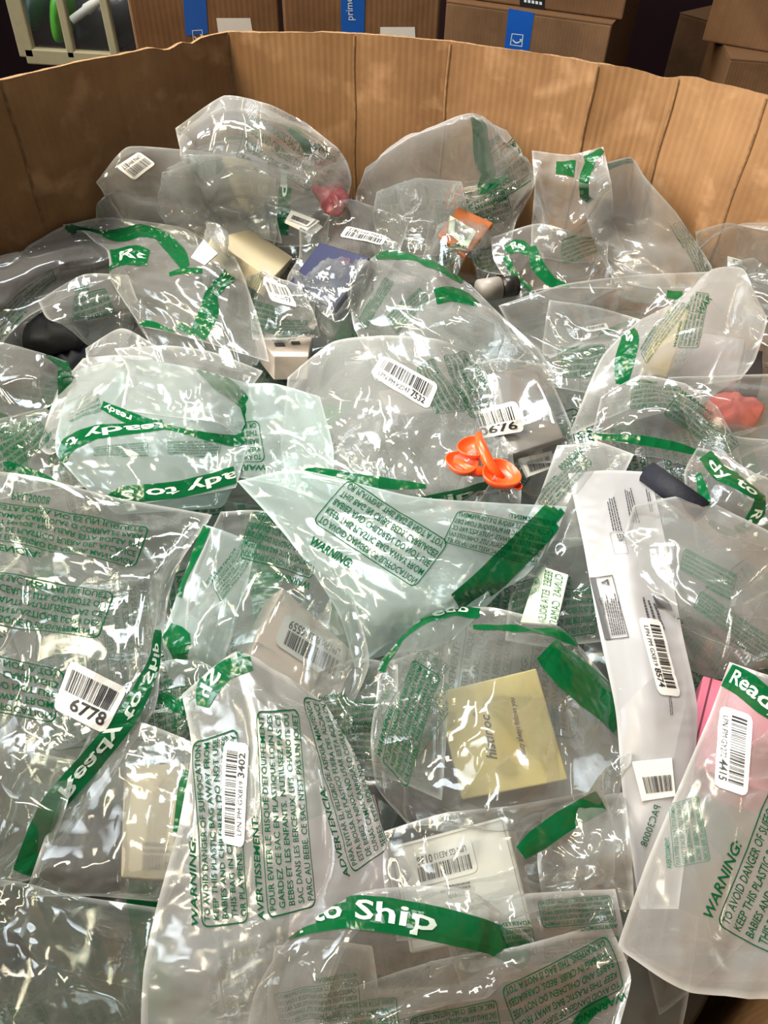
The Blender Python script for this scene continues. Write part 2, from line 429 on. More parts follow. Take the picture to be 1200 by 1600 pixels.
        ia = np.unique(np.append(np.arange(0, n, st), n-1)); ja = np.unique(np.append(np.arange(0, m, st), m-1))
        Bs = B[ia][:, ja]; nb, mb = len(ia), len(ja)
        off = len(V); q2 = off+np.arange(nb*mb).reshape(nb, mb)
        V = np.concatenate([V, Bs.reshape(-1, 3)])
        UVf = np.concatenate([UVf, (flat[ia][:, ja]+.5).reshape(-1, 2)]); UVu = np.concatenate([UVu, unit[ia][:, ja].reshape(-1, 2)])
        F2 = np.stack([q2[:-1, :-1], q2[:-1, 1:], q2[1:, 1:], q2[1:, :-1]], -1).reshape(-1, 4)
        if S.flip: F2 = F2[:, ::-1]
        Fc = np.concatenate([Fc, F2])
    o = mesh(name, V, Fc, film_mat, smooth=True, uv={'flat': UVf, 'unit': UVu}, origin=org)
    tag(o, label, cat, group)
    S.o = o
    np.maximum.at(HV, ij_(X), np.minimum(X[..., 2].ravel(), Z0+.04))
    # vertex normals of the top sheet
    G = np.zeros_like(X)
    G = np.cross(np.gradient(X, axis=0), np.gradient(X, axis=1)); G /= np.linalg.norm(G, axis=-1, keepdims=True)+1e-12
    if S.flip: G = -G
    S.N = G
    H0_ = H.copy(); raise_pts(dens_grid(X, 2).reshape(-1, 3), 0.0006); hclosed()
    H[:] = np.minimum(H, H0_+(0.012 if world is not None else 0.0035))      # loose film packs down under what lies on it
    print('BAG %-70s %dx%d size %.2f %.2f z %.1f..%.1f cm' % (label[:70], n, m, sa, sb, (X[..., 2].min()-Z0)*100, (X[..., 2].max()-Z0)*100))
    S.map = lambda P, off=0.0006: map_bag(S, P, off)
    return S
def bil(X, u, v):
    i = np.clip(u.astype(int), 0, X.shape[0]-2); j = np.clip(v.astype(int), 0, X.shape[1]-2)
    a = (u-i)[:, None]; b = (v-j)[:, None]
    return X[i, j]*(1-a)*(1-b)+X[i+1, j]*a*(1-b)+X[i, j+1]*(1-a)*b+X[i+1, j+1]*a*b
def map_bag(S, P, off):
    G = S.px; n, m = S.n, S.m
    st = 3; sub = G[::st, ::st].reshape(-1, 2); ni, mi = len(range(0, n, st)), len(range(0, m, st))
    u = np.empty(len(P)); v = np.empty(len(P))
    for k in range(0, len(P), 400):
        d = ((P[k:k+400, None]-sub[None])**2).sum(-1); a = d.argmin(1)
        u[k:k+400] = (a//mi)*st; v[k:k+400] = (a % mi)*st
    for _ in range(9):
        uc = np.clip(u, 0, n-1.001); vc = np.clip(v, 0, m-1.001)
        p = bil(G, uc, vc)
        e = 0.5
        pu = (bil(G, np.clip(uc+e, 0, n-1.001), vc)-bil(G, np.clip(uc-e, 0, n-1.001), vc))/(np.clip(uc+e, 0, n-1.001)-np.clip(uc-e, 0, n-1.001))[:, None]
        pv = (bil(G, uc, np.clip(vc+e, 0, m-1.001))-bil(G, uc, np.clip(vc-e, 0, m-1.001)))/(np.clip(vc+e, 0, m-1.001)-np.clip(vc-e, 0, m-1.001))[:, None]
        det = pu[:, 0]*pv[:, 1]-pu[:, 1]*pv[:, 0]; det = np.where(np.abs(det) < 1e-6, 1e-6, det)
        r = P-p
        du = (r[:, 0]*pv[:, 1]-r[:, 1]*pv[:, 0])/det; dv = (pu[:, 0]*r[:, 1]-pu[:, 1]*r[:, 0])/det
        u = uc+np.clip(du, -4, 4); v = vc+np.clip(dv, -4, 4)
    uc = np.clip(u, 0, n-1.001); vc = np.clip(v, 0, m-1.001)
    ok = ((bil(G, uc, vc)-P)**2).sum(1) < 6
    return bil(S.X, uc, vc)+bil(S.N, uc, vc)*off, ok
class PlaneSurf:
    """flat face of an item: decals land on the plane"""
    def __init__(s, o, p, n):
        s.o = o; s.p = np.array(p); s.n = np.array(n)/np.linalg.norm(n)
    def map(s, P, off=0.0003):
        d = FW*FPX+RT*(P[:, :1]-600)+UP*(800-P[:, 1:2])
        t = ((s.p-EYE)@s.n)/(d@s.n)
        return EYE+d*t[:, None]+s.n*off, np.ones(len(P), bool)

# ---------------------------------------------------------------- print, labels
_fonts = {}
def text_mesh(s, size=1.0, shear=0.0, space=1.0, bold=0.0):
    k = (s, shear, space, bold)
    if k in _fonts: return _fonts[k]
    c = bpy.data.curves.new('t', 'FONT'); c.body = s; c.size = 1; c.resolution_u = 2; c.shear = shear; c.space_character = space
    c.align_x = 'LEFT'; c.offset = bold
    o = bpy.data.objects.new('t', c); COL.objects.link(o)
    dg = bpy.context.evaluated_depsgraph_get(); me = bpy.data.meshes.new_from_object(o.evaluated_get(dg))
    V = np.array([v.co[:2] for v in me.vertices]).reshape(-1, 2); Fs = [tuple(p.vertices) for p in me.polygons]
    bpy.data.objects.remove(o); bpy.data.meshes.remove(me); bpy.data.curves.remove(c)
    _fonts[k] = (V, Fs); return V, Fs
def emit(surf, name, P, Fs, mat, parent, off):
    """P: pixel points -> mesh lying on the surface"""
    X, ok = surf.map(np.asarray(P, float), off)
    nf = len(Fs); Fs = [f for f in Fs if all(ok[i] for i in f)]
    if len(Fs) < .6*nf: print('PART', name, '%.2f' % (len(Fs)/nf), np.asarray(P).mean(0).round(), surf.o.get('label'))
    if not Fs: print('NODECAL', name, np.asarray(P).mean(0).round(), surf.o.name); return None
    used = sorted({i for f in Fs for i in f}); re = {a: b for b, a in enumerate(used)}
    return mesh(name, X[used], [[re[i] for i in f] for f in Fs], mat, parent)
def qmap(quad, Q):
    """unit square (0,0 bottom-left of the layout) -> pixel quad: origin, x end, far corner, y end. quad can be 3 points (affine) or a 2xn list of rows"""
    q = np.array(quad, float)
    if len(q) == 3: q = np.array([q[0], q[1], q[1]+q[2]-q[0], q[2]])
    u, v = Q[:, :1], Q[:, 1:2]
    return q[0]*(1-u)*(1-v)+q[1]*u*(1-v)+q[2]*u*v+q[3]*(1-u)*v
def grid_quad(n, m):
    a, b = np.meshgrid(np.linspace(0, 1, n), np.linspace(0, 1, m), indexing='ij')
    q = np.arange(n*m).reshape(n, m)
    return np.stack([a.ravel(), b.ravel()], -1), np.stack([q[:-1, :-1], q[1:, :-1], q[1:, 1:], q[:-1, 1:]], -1).reshape(-1, 4).tolist()
EN = ['TO AVOID DANGER OF SUFFOCATION', 'KEEP THIS PLASTIC BAG AWAY FROM', 'BABIES AND CHILDREN. DO NOT USE', 'THIS BAG IN CRIBS, BEDS, CARRIAGES', 'OR PLAYPENS. THIS BAG IS NOT A TOY.']
FR = ["POUR EVITER LE RISQUE D'ETOUFFEMENT", 'GARDEZ CE SAC EN PLASTIQUE LOIN DES', "BEBES ET LES ENFANTS. N'UTILISEZ PAS CE", 'SAC DANS LES BERCEAUX, LITS, CHARIOTS OU', "PARC AU BEBE. CE SAC N'EST PAS UN JOUET."]
ES = ['PARA EVITAR EL PELIGRO DE ASFIXIA, MANTENGA', 'ESTA BOLSA DE PLASTICO FUERA DEL ALCANCE', 'DE BEBES Y NINOS. NO USAR ESTA BOLSA EN', 'CUNAS, CAMAS, CARRIOLAS O CORRALES PARA', 'BEBES. ESTA BOLSA NO ES UN JUGUETE.']
def fit_text(s, x0, x1, y0, h, shear=0.0, bold=0.0, cond=None):
    V, Fs = text_mesh(s, shear=shear, bold=bold)
    if not len(V): return V, Fs
    V = V.copy(); w = V[:, 0].max()
    sx = min((x1-x0)/w, cond if cond else 9)
    V[:, 0] = x0+V[:, 0]*sx; V[:, 1] = y0+V[:, 1]*h
    return V, Fs
def subdiv_poly(P, step):
    out = []
    for k in range(len(P)):
        a, b = np.array(P[k]), np.array(P[(k+1) % len(P)]); n = max(1, int(np.linalg.norm(b-a)/step))
        out += [a+(b-a)*i/n for i in range(n)]
    return np.array(out)
def roundrect(x0, y0, x1, y1, r, k=5):
    P = []
    for cx, cy, a0 in ((x1-r[0], y1-r[1], 0), (x0+r[0], y1-r[1], 90), (x0+r[0], y0+r[1], 180), (x1-r[0], y0+r[1], 270)):
        for i in range(k+1):
            a = math.radians(a0+90*i/k); P.append((cx+r[0]*math.cos(a), cy+r[1]*math.sin(a)))
    return P
def merge(parts):
    V, Fs, o = [], [], 0
    for v, f in parts:
        if len(v): V.append(np.asarray(v)); Fs += [[i+o for i in g] for g in f]; o += len(v)
    return np.concatenate(V), Fs
def warn_layout(title, lines, box=True):
    parts = []
    nl = len(lines); lh = 0.82/nl*0.86
    if title: parts.append(fit_text(title, 0.0, 0.5, 0.88, 0.155, shear=0.25, bold=0.02))
    for i, s in enumerate(lines):
        parts.append(fit_text(s, 0.03, 0.98, 0.80-(i+1)*0.80/nl+0.035, lh, shear=0.12, bold=0.013))
    if box:
        P = subdiv_poly(roundrect(0.0, 0.0, 1.0, 0.82, (0.05, 0.10)), 0.04); n = len(P)
        c = np.array([.5, .41]); Q = c+(P-c)*np.array([0.984, 0.965])
        parts.append((np.concatenate([P, Q]), [[i, (i+1) % n, n+(i+1) % n, n+i] for i in range(n)]))
    return merge(parts)
_wl = {}
def warning(surf, which, quad, mat=None, off=0.0007, title=True):
    if not title: _wl[which+'-'] = _wl.get(which+'-') or warn_layout(None, {'en': EN, 'fr': FR, 'es': ES}[which])
    key = which if title else which+'-'
    """one suffocation warning block; quad = origin(bottom-left), right end, (far corner,) top-left in pixels"""
    if key not in _wl:
        t, l = {'en': ('WARNING:', EN), 'fr': ('AVERTISSEMENT:', FR), 'es': ('ADVERTENCIA:', ES)}[which]
        _wl[key] = warn_layout(t, l)
    V, Fs = _wl[key]
    return emit(surf, 'warning_text', qmap(quad, V), Fs, mat or MT['ink'], surf.o, off)
def words(surf, s, quad, mat, name='printed_text', off=0.0008, shear=0.0, bold=0.0, parent=None):
    V, Fs = fit_text(s, 0, 1, 0, 1.25, shear=shear, bold=bold); 
    V = V.copy(); V[:, 0] /= max(V[:, 0].max(), 1e-6)
    return emit(surf, name, qmap(quad, V), Fs, mat, parent or surf.o, off)
def strip_pts(pts, nper=None, step=7):
    """centre line (x,y,w) -> smooth rows"""
    P = np.array(pts, float)
    Ls = np.sqrt((np.diff(P[:, :2], axis=0)**2).sum(1)).sum()
    n = max(6, int(Ls/step)); C = cr(P, np.linspace(0, len(P)-1, n))
    d = np.gradient(C[:, :2], axis=0); d /= np.linalg.norm(d, axis=1, keepdims=True)+1e-9
    nn = np.stack([d[:, 1], -d[:, 0]], -1)      # towards the top of the picture when the line runs right
    return C, nn
def band(surf, pts, text=None, span=(0.0, 1.0), mat=None, off=0.0006, flip=False, mirror=False, name='printed_band', th=0.56, k=4):
    """green printed band following a centre line of (x, y, width); text = the white words, span = where along it they sit"""
    C, nn = strip_pts(pts)
    n = len(C); t = np.linspace(0.5, -0.5, k+1)
    P = (C[:, None, :2]+nn[:, None]*C[:, None, 2:]*t[None, :, None]).reshape(-1, 2)
    q = np.arange(n*(k+1)).reshape(n, k+1)
    Fs = np.stack([q[:-1, :-1], q[:-1, 1:], q[1:, 1:], q[1:, :-1]], -1).reshape(-1, 4).tolist()
    b = emit(surf, name, P, Fs, mat or MT['band'], surf.o, off)
    if text and b:
        V, Fs = text_mesh(text, bold=0.02); V = V.copy(); 
        V[:, 0] = span[0]+(V[:, 0]/V[:, 0].max())*(span[1]-span[0])
        y = (V[:, 1]-0.27)/0.72*th
        if mirror: y = -y
        Fs = [f for f in Fs if all(-0.001 <= V[i, 0] <= 1.001 for i in f)]
        if not Fs: return b
        if flip: V[:, 0] = span[0]+span[1]-V[:, 0]; y = -y
        s = np.clip(V[:, 0], 0, 1)*(n-1); i = np.minimum(s.astype(int), n-2); f = (s-i)[:, None]
        Cc = C[i]*(1-f)+C[i+1]*f; Nn = nn[i]*(1-f)+nn[i+1]*f
        P = Cc[:, :2]+Nn*Cc[:, 2:]*y[:, None]
        emit(surf, 'band_lettering', P, Fs, MT['letter'], b, off+0.0004)
    return b
def barcode_parts(x0, x1, y0, y1, seed, k=3):
    r = random.Random(seed); parts = []; x = x0
    while x < x1:
        w = r.choice([1, 1, 2, 3])*(x1-x0)/105.0
        if x+w > x1: break
        V = []; Fs = []
        for i in range(k+1):
            y = y0+(y1-y0)*i/k; V += [(x, y), (x+w, y)]
        for i in range(k): Fs.append([2*i, 2*i+1, 2*i+3, 2*i+2])
        parts.append((V, Fs)); x += w+r.choice([1, 1, 2, 3])*(x1-x0)/105.0
    return parts
def sticker(surf, quad, small, big, seed=1, name='barcode_label', off=0.0011, top=True, mat=None, label=None, clipx=None):
    """white rounded barcode label; quad: bottom-left, bottom-right, (top-right,) top-left as the text reads"""
    n, m = 15, 8
    V, Fs = grid_quad(n, m); V = V.copy()
    # round the corners by pulling the outline in
    A = V*2-1; rx, ry = 0.16, 0.34
    for k in range(len(A)):
        ex, ey = abs(A[k, 0])-(1-rx), abs(A[k, 1])-(1-ry)
        if ex > 0 and ey > 0:
            d = math.hypot(ex/rx, ey/ry)
            if d > 1: A[k, 0] = math.copysign(1-rx+ex/d, A[k, 0]); A[k, 1] = math.copysign(1-ry+ey/d, A[k, 1])
    V = (A+1)/2
    s = emit(surf, name, qmap(quad, V), Fs, mat or MT['paper'], surf.o, off)
    if s is None: return None
    if label: s['label'] = label
    y0, y1 = (0.42, 0.86) if top else (0.2, 0.64)
    Vb, Fb = merge(barcode_parts(0.08, 0.92, y0, y1, seed))
    emit(surf, 'barcode', qmap(quad, Vb), Fb, MT['black'], s, off+0.0003)
    ty = 0.14 if top else 0.70
    parts = []
    if small: parts.append(fit_text(small, 0.10, 0.62 if big else 0.9, ty, 0.26))
    if big: parts.append(fit_text(big, 0.65 if small else 0.25, 0.90, ty-0.02, 0.36, bold=0.02))
    if parts:
        Vt, Ft = merge(parts); emit(surf, 'label_text', qmap(quad, Vt), Ft, MT['black'], s, off+0.0003)
    return s

# ---------------------------------------------------------------- boxed goods
def fit_plane(q, z, aspect=None, flat=0.25, up=None):
    """plane through the four sight lines that makes the quad most like a rectangle; returns the 4 points"""
    q = np.array(q, float)
    best = None
    D = FW*FPX+RT*(q[:, :1]-600)+UP*(800-q[:, 1:2])
    A = EYE+D[0]*((z-EYE[2])/D[0][2])
    for tl in np.radians(np.arange(0, 56, 3)):
        for az in np.radians(np.arange(0, 360, 12)):
            n = np.array([math.sin(tl)*math.cos(az), math.sin(tl)*math.sin(az), math.cos(tl)])
            X = EYE+D*(((A-EYE)@n)/(D@n))[:, None]
            e = [X[1]-X[0], X[2]-X[1], X[3]-X[2], X[0]-X[3]]; l = [np.linalg.norm(v) for v in e]
            c = sum(abs(e[i]@e[(i+1) % 4])/(l[i]*l[(i+1) % 4]) for i in range(4))/4
            c += 0.5*abs(math.log(l[0]/l[2]))+0.5*abs(math.log(l[1]/l[3]))
            if aspect: c += 0.8*abs(math.log((l[0]+l[2])/(l[1]+l[3])/aspect))
            c += flat*(1-math.cos(tl))
            if tl == 0 and az > 0: break
            if best is None or c < best[0]: best = (c, X, n)
    return best[1], best[2]
def slab(name, q, n, t0, t1, mat, parent, grow=0.0, bev=0.0012):
    """block between depths t0 and t1 under the top quad q"""
    c = q.mean(0); Q = c+(q-c)*(1+grow)
    V = np.concatenate([Q-n*t0, Q-n*t1])
    if np.cross(Q[1]-Q[0], Q[2]-Q[1])@n < 0: F_ = [[3, 2, 1, 0], [4, 5, 6, 7]]+[[i, (i+1) % 4, 4+(i+1) % 4, 4+i] for i in range(4)]
    else: F_ = [[0, 1, 2, 3], [7, 6, 5, 4]]+[[4+i, 4+(i+1) % 4, (i+1) % 4, i] for i in range(4)]
    o = mesh(name, V, F_, mat, parent)
    if bev: bevel(o, bev, 3)
    return o
def raster_box(Q, n, T):
    a = np.linspace(0, 1, 40); u, v = np.meshgrid(a, a); u = u.reshape(-1, 1); v = v.reshape(-1, 1)
    X = Q[0]*(1-u)*(1-v)+Q[1]*u*(1-v)+Q[2]*u*v+Q[3]*(1-u)*v
    raise_pts(X, 0.0008)
    for k in range(4):
        e = Q[k]*(1-a[:, None])+Q[(k+1) % 4]*a[:, None]
        for s in (0, .5, 1): raise_pts(e-n*T*s, 0.0008)
    hclosed()
def boxitem(name, label, cat, quad, thick, mat, z=0.0, aspect=None, lid=0.0, lidmat=None, flat=0.25, bev=0.0012, rest=True, lift=0.0, group=None, parts=('base', 'lid')):
    zz = Z0+z/100
    for _ in range(4):
        Q, n = fit_plane(quad, zz, aspect, flat)
        if not rest: break
        a = np.linspace(.08, .92, 9); u, v = np.meshgrid(a, a); u = u.reshape(-1, 1); v = v.reshape(-1, 1)
        X = Q[0]*(1-u)*(1-v)+Q[1]*u*(1-v)+Q[2]*u*v+Q[3]*(1-u)*v-n*thick
        pen = np.percentile(hs(X[:, 0], X[:, 1], vis())-X[:, 2], 80)-thick*.45
        if abs(pen) < 0.0015: break
        if pen < 0 and z < 0: break
        zz += pen if pen > 0 else max(pen, -0.02)
    if lift: Q, n = fit_plane(quad, zz+lift/100, aspect, flat)
    c = Q.mean(0)-n*thick
    if lid:
        e = empty(name, c, label, cat, group)
        slab(parts[0], Q, n, thick*lid*.98, thick, mat, e, -0.012, bev)
        slab(parts[1], Q, n, 0, thick*lid, lidmat or mat, e, 0.0, bev)
        o = e
    else:
        Vp = np.concatenate([Q, Q-n*thick])
        o = empty(name, c, label, cat, group) if False else None
        if np.cross(Q[1]-Q[0], Q[2]-Q[1])@n < 0: F_ = [[3, 2, 1, 0], [4, 5, 6, 7]]+[[i, (i+1) % 4, 4+(i+1) % 4, 4+i] for i in range(4)]
        else: F_ = [[0, 1, 2, 3], [7, 6, 5, 4]]+[[4+i, 4+(i+1) % 4, (i+1) % 4, i] for i in range(4)]
        o = mesh(name, Vp, F_, mat, origin=c); bevel(o, bev, 3); tag(o, label, cat, group)
    raster_box(Q, n, thick)
    S = PlaneSurf(o, Q[0], n); S.Q = Q; S.n = n; S.T = thick
    print('BOX', name, 'z %.3f' % Q.mean(0)[2], 'size', [round(float(np.linalg.norm(Q[(i+1) % 4]-Q[i])), 3) for i in range(4)], 'tilt %.0f' % math.degrees(math.acos(n[2])))
    return S

MT = {}
MT['ink'] = ink('green_ink', srgb(0, 92, 54), 0.84, gl=0)
MT['inkpale'] = ink('worn_green_ink', srgb(60, 140, 110), 0.5, gl=0)
MT['band'] = ink('green_band_ink', srgb(0, 106, 56), 0.88, rough=0.18)
MT['bandthin'] = ink('green_band_ink_thin', srgb(10, 130, 70), 0.70, rough=0.18)
MT['letter'] = plain('white_lettering', (0.55, 0.66, 0.61), 0.4, noise=.02)
MT['paper'] = plain('label_paper', (0.80, 0.80, 0.80), 0.45, noise=.02)
MT['black'] = plain('black_print', (0.02, 0.02, 0.022), 0.5, noise=0)
MT['clear'] = film('clear_film', milk=0.10)
MT['bare'] = film('thin_clear_film', milk=0.05, strength=.8, scale=30, gl=1.2)
MT['rear'] = film('crumpled_film', milk=0.19, strength=1.0, scale=26, rough=0.09, gl=1.3)
MT['milky'] = film('milky_film', milk=0.25, strength=0.4, scale=18, rough=0.16)
MT['soft'] = film('smooth_film', milk=0.16, strength=0.45, scale=20, rough=0.12)
MT['teal'] = film('teal_tinted_film', tint=(0.89, 0.97, 0.96), milk=0.30, white=(0.76, 0.88, 0.89), strength=0.5, scale=20)
MT['crisp'] = film('crisp_film', milk=0.085, strength=0.95, scale=34, rough=0.08, gl=1.25)
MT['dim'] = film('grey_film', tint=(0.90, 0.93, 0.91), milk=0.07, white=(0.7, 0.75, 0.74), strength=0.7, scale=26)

# ================================================================ the room
from mathutils import noise as pnoise
def parse(s):
    out = []
    for row in s.split('|'):
        rr = []
        for p in row.split():
            a = (p+',0').split(',')[:3]; x, y = float(a[0]), float(a[1])
            h = (atY(x, y, float(a[2][1:]))[2]-Z0+0.02)*100 if a[2].startswith('y') else float(a[2])
            rr.append([x, y, h])
        out.append(rr)
    return np.array(out)
def cuboid(name, V8, mat, parent=None, origin=None, bev=0.0):
    F_ = [[0, 3, 2, 1], [4, 5, 6, 7], [0, 1, 5, 4], [1, 2, 6, 5], [2, 3, 7, 6], [3, 0, 4, 7]]
    o = mesh(name, V8, F_, mat, parent, origin=origin)
    if bev: bevel(o, bev)
    return o
def abox(x0, x1, y0, y1, z0, z1):
    return [(x0, y0, z0), (x1, y0, z0), (x1, y1, z0), (x0, y1, z0), (x0, y0, z1), (x1, y0, z1), (x1, y1, z1), (x0, y1, z1)]
m_floor = plain('concrete_floor', srgb(96, 92, 88), 0.7, noise=.2, scale=6)
m_wall = plain('maroon_wall', srgb(52, 20, 28), 0.7, noise=.1, scale=8)
o = cuboid('floor', abox(-3.2, 3.2, -2.2, 3.1, -0.1, 0), m_floor); tag(o, kind='structure')
o = cuboid('wall_back', abox(-3.2, 3.2, 3.0, 3.1, 0, 3.6), m_wall); tag(o, kind='structure')

def cardboard(name, base, streak=0.35, scuff=0.35, lines=90.0):
    m, nt, out = newmat(name); L = nt.links.new
    b = N(nt, 'BsdfPrincipled'); b.inputs['Roughness'].default_value = 0.72; b.inputs['Specular IOR Level'].default_value = 0.3
    uv = N(nt, 'UVMap'); uv.uv_map = 'flat'
    mp = N(nt, 'Mapping'); mp.inputs['Scale'].default_value = (lines, 3.0, 1); L(uv.outputs[0], mp.inputs[0])
    n1 = N(nt, 'TexNoise'); n1.inputs['Scale'].default_value = 1.0; n1.inputs['Detail'].default_value = 3; L(mp.outputs[0], n1.inputs['Vector'])
    w = N(nt, 'TexWave'); w.inputs['Detail'].default_value = 2; w.wave_type = 'BANDS'; w.bands_direction = 'X'; w.inputs['Scale'].default_value = 38; w.inputs['Distortion'].default_value = 0.4
    L(uv.outputs[0], w.inputs['Vector'])
    n2 = N(nt, 'TexNoise'); n2.inputs['Scale'].default_value = 7; n2.inputs['Detail'].default_value = 8; n2.inputs['Roughness'].default_value = .65; L(uv.outputs[0], n2.inputs['Vector'])
    n3 = N(nt, 'TexNoise'); n3.inputs['Scale'].default_value = 19; n3.inputs['Detail'].default_value = 6; n3.inputs['Distortion'].default_value = 0.25; L(uv.outputs[0], n3.inputs['Vector'])
    def mul(a, b_, f):
        x = N(nt, 'Mix'); x.data_type = 'RGBA'; x.blend_type = 'MULTIPLY'; x.inputs[0].default_value = f; L(a, x.inputs[6]); L(b_, x.inputs[7]); return x.outputs[2]
    rgb = N(nt, 'RGB'); rgb.outputs[0].default_value = (*base, 1)
    r1 = N(nt, 'ValToRGB'); r1.color_ramp.elements[0].position = .35; r1.color_ramp.elements[0].color = (.5, .47, .42, 1); r1.color_ramp.elements[1].position = .52; L(n1.outputs['Fac'], r1.inputs[0])
    c = mul(rgb.outputs[0], r1.outputs[0], streak)
    r2 = N(nt, 'ValToRGB'); r2.color_ramp.elements[0].position = .0; r2.color_ramp.elements[0].color = (.62, .56, .5, 1); r2.color_ramp.elements[1].position = .12; L(w.outputs['Fac'], r2.inputs[0])
    c = mul(c, r2.outputs[0], streak*.9)
    n5 = N(nt, 'TexNoise'); n5.inputs['Scale'].default_value = 2.6; n5.inputs['Detail'].default_value = 4; L(uv.outputs[0], n5.inputs['Vector'])
    r5 = N(nt, 'ValToRGB'); r5.color_ramp.elements[0].position = .36; r5.color_ramp.elements[0].color = (.56, .49, .40, 1); r5.color_ramp.elements[1].position = .62; r5.color_ramp.elements[1].color = (1.05, 1.05, 1.05, 1); L(n5.outputs['Fac'], r5.inputs[0])
    c = mul(c, r5.outputs[0], .75)
    r3 = N(nt, 'ValToRGB'); r3.color_ramp.elements[0].position = .3; r3.color_ramp.elements[0].color = (.62, .55, .48, 1); r3.color_ramp.elements[1].position = .6; r3.color_ramp.elements[1].color = (1.1, 1.08, 1.05, 1); L(n2.outputs['Fac'], r3.inputs[0])
    c = mul(c, r3.outputs[0], .8)
    r4 = N(nt, 'ValToRGB'); r4.color_ramp.elements[0].position = .56; r4.color_ramp.elements[0].color = (0, 0, 0, 1); r4.color_ramp.elements[1].position = .68; r4.color_ramp.elements[1].color = (scuff,)*3+(1,); L(n3.outputs['Fac'], r4.inputs[0])
    x = N(nt, 'Mix'); x.data_type = 'RGBA'; L(r4.outputs[0], x.inputs[0]); L(c, x.inputs[6]); x.inputs[7].default_value = (*[min(1, v*1.5+.05) for v in base], 1)
    L(x.outputs[2], b.inputs['Base Color'])
    bp = N(nt, 'Bump'); bp.inputs['Strength'].default_value = .15; bp.inputs['Distance'].default_value = .0012; L(w.outputs['Fac'], bp.inputs['Height']); L(bp.outputs[0], b.inputs['Normal'])
    L(b.outputs[0], out.inputs[0]); return m
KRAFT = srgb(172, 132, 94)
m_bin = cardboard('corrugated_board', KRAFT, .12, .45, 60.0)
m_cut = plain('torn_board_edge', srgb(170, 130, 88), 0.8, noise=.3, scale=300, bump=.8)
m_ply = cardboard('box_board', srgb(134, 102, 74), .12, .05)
m_fold = plain('score_crease', srgb(158, 118, 78), 0.75, noise=.25, scale=120)

def rim_z(x, y, k):
    s = x*7.1+y*5.3
    z = 1.145+0.0022*pnoise.noise(Vector((x*14, y*14, 3)))+0.0012*pnoise.noise(Vector((x*70, y*70, 7)))*(0.4+abs(pnoise.noise(Vector((x*9, y*9, 5))))*2)
    p = toPix(np.array([[x, y, 1.145]]))[0]
    if y > 0.5:
        z -= 0.006*math.exp(-((p[0]-262)/16)**2)+0.004*math.exp(-((p[0]-300)/9)**2)
        z -= 0.007*math.exp(-((p[0]-1035)/28)**2)
    return z
binE = empty('bulk_bin', (0, 0.5, 0.02), 'large octagonal corrugated cardboard bin filled with bagged goods', 'cardboard bin')
TH = 0.009
outp = []
for k in range(len(OCT)):
    (a, na), (_, nb) = _wn[k-1], _wn[k]
    d = -(na+nb); d /= np.linalg.norm(d); d *= TH/max(0.5, abs(d@nb)); outp.append(OCT[k]+d)
u0 = 0
for k in range(len(OCT)):
    A, B = OCT[k], OCT[(k+1) % len(OCT)]; Ao, Bo = outp[k], outp[(k+1) % len(OCT)]
    Lk = np.linalg.norm(B-A); n = max(3, int(Lk/0.006)); rows = 8
    V, uv = [], []
    for j in range(rows+1):
        for i in range(n+1):
            s = i/n; p = A*(1-s)+B*s; zt = rim_z(p[0], p[1], k); z = 0.04+(zt-0.04)*j/rows
            bow = -0.0025*math.sin(PI*s)*(1+math.sin(z*9+k)); nn = _wn[k][1]
            V.append((p[0]+nn[0]*bow, p[1]+nn[1]*bow, z)); uv.append((u0+s*Lk, z))
    off = len(V)
    for j in (0, rows):
        for i in range(n+1):
            s = i/n; p = Ao*(1-s)+Bo*s; q = A*(1-s)+B*s; z = 0.04 if j == 0 else rim_z(q[0], q[1], k)-0.001+0.0012*pnoise.noise(Vector((q[0]*55, q[1]*55, 2)))
            V.append((p[0], p[1], z)); uv.append((u0+s*Lk, z))
    ins = lambda j, i: j*(n+1)+i
    F_ = [[ins(j, i), ins(j, i+1), ins(j+1, i+1), ins(j+1, i)] for j in range(rows) for i in range(n)]
    rimf = [[ins(rows, i), ins(rows, i+1), off+n+1+i+1, off+n+1+i] for i in range(n)]
    outf = [[off+i+1, off+i, off+n+1+i, off+n+1+i+1] for i in range(n)]
    o = mesh('side_panel', V, F_+rimf+outf, m_bin, binE, uv={'flat': np.array(uv)})
    o.data.materials.append(m_cut)
    for f in range(len(F_), len(F_)+len(rimf)): o.data.polygons[f].material_index = 1
    u0 += Lk
    # the pressed score line at this corner
    if 0 <= k <= 6 or k == 12:
        w = 0.0016; nn = (_wn[k-1][1]+_wn[k][1])/2
        zt = rim_z(A[0], A[1], k); V = []
        for j in range(25):
            z = 0.85+(zt-0.002-0.85)*j/24; jx = 0.0008*math.sin(z*60+k)
            t = np.array([-_wn[k][1][1], _wn[k][1][0]])
            V += [(*(A+t*(-w+jx)+nn*0.0006), z), (*(A+t*jx+nn*0.0018), z), (*(A+t*(w+jx)+nn*0.0006), z)]
        F_ = [[3*j+i, 3*j+i+1, 3*j+4+i, 3*j+3+i] for j in range(24) for i in range(2)]
        mesh('score_line', V, F_, m_fold, binE, smooth=True)
P_ = [(*p, 0.04) for p in OCT]+[(*p, 0.06) for p in OCT]; n = len(OCT)
mesh('bottom_panel', P_, [list(range(n))[::-1], list(range(n, 2*n))]+[[i, (i+1) % n, n+(i+1) % n, n+i] for i in range(n)], m_ply, binE, uv={'flat': np.array(P_)[:, :2]})
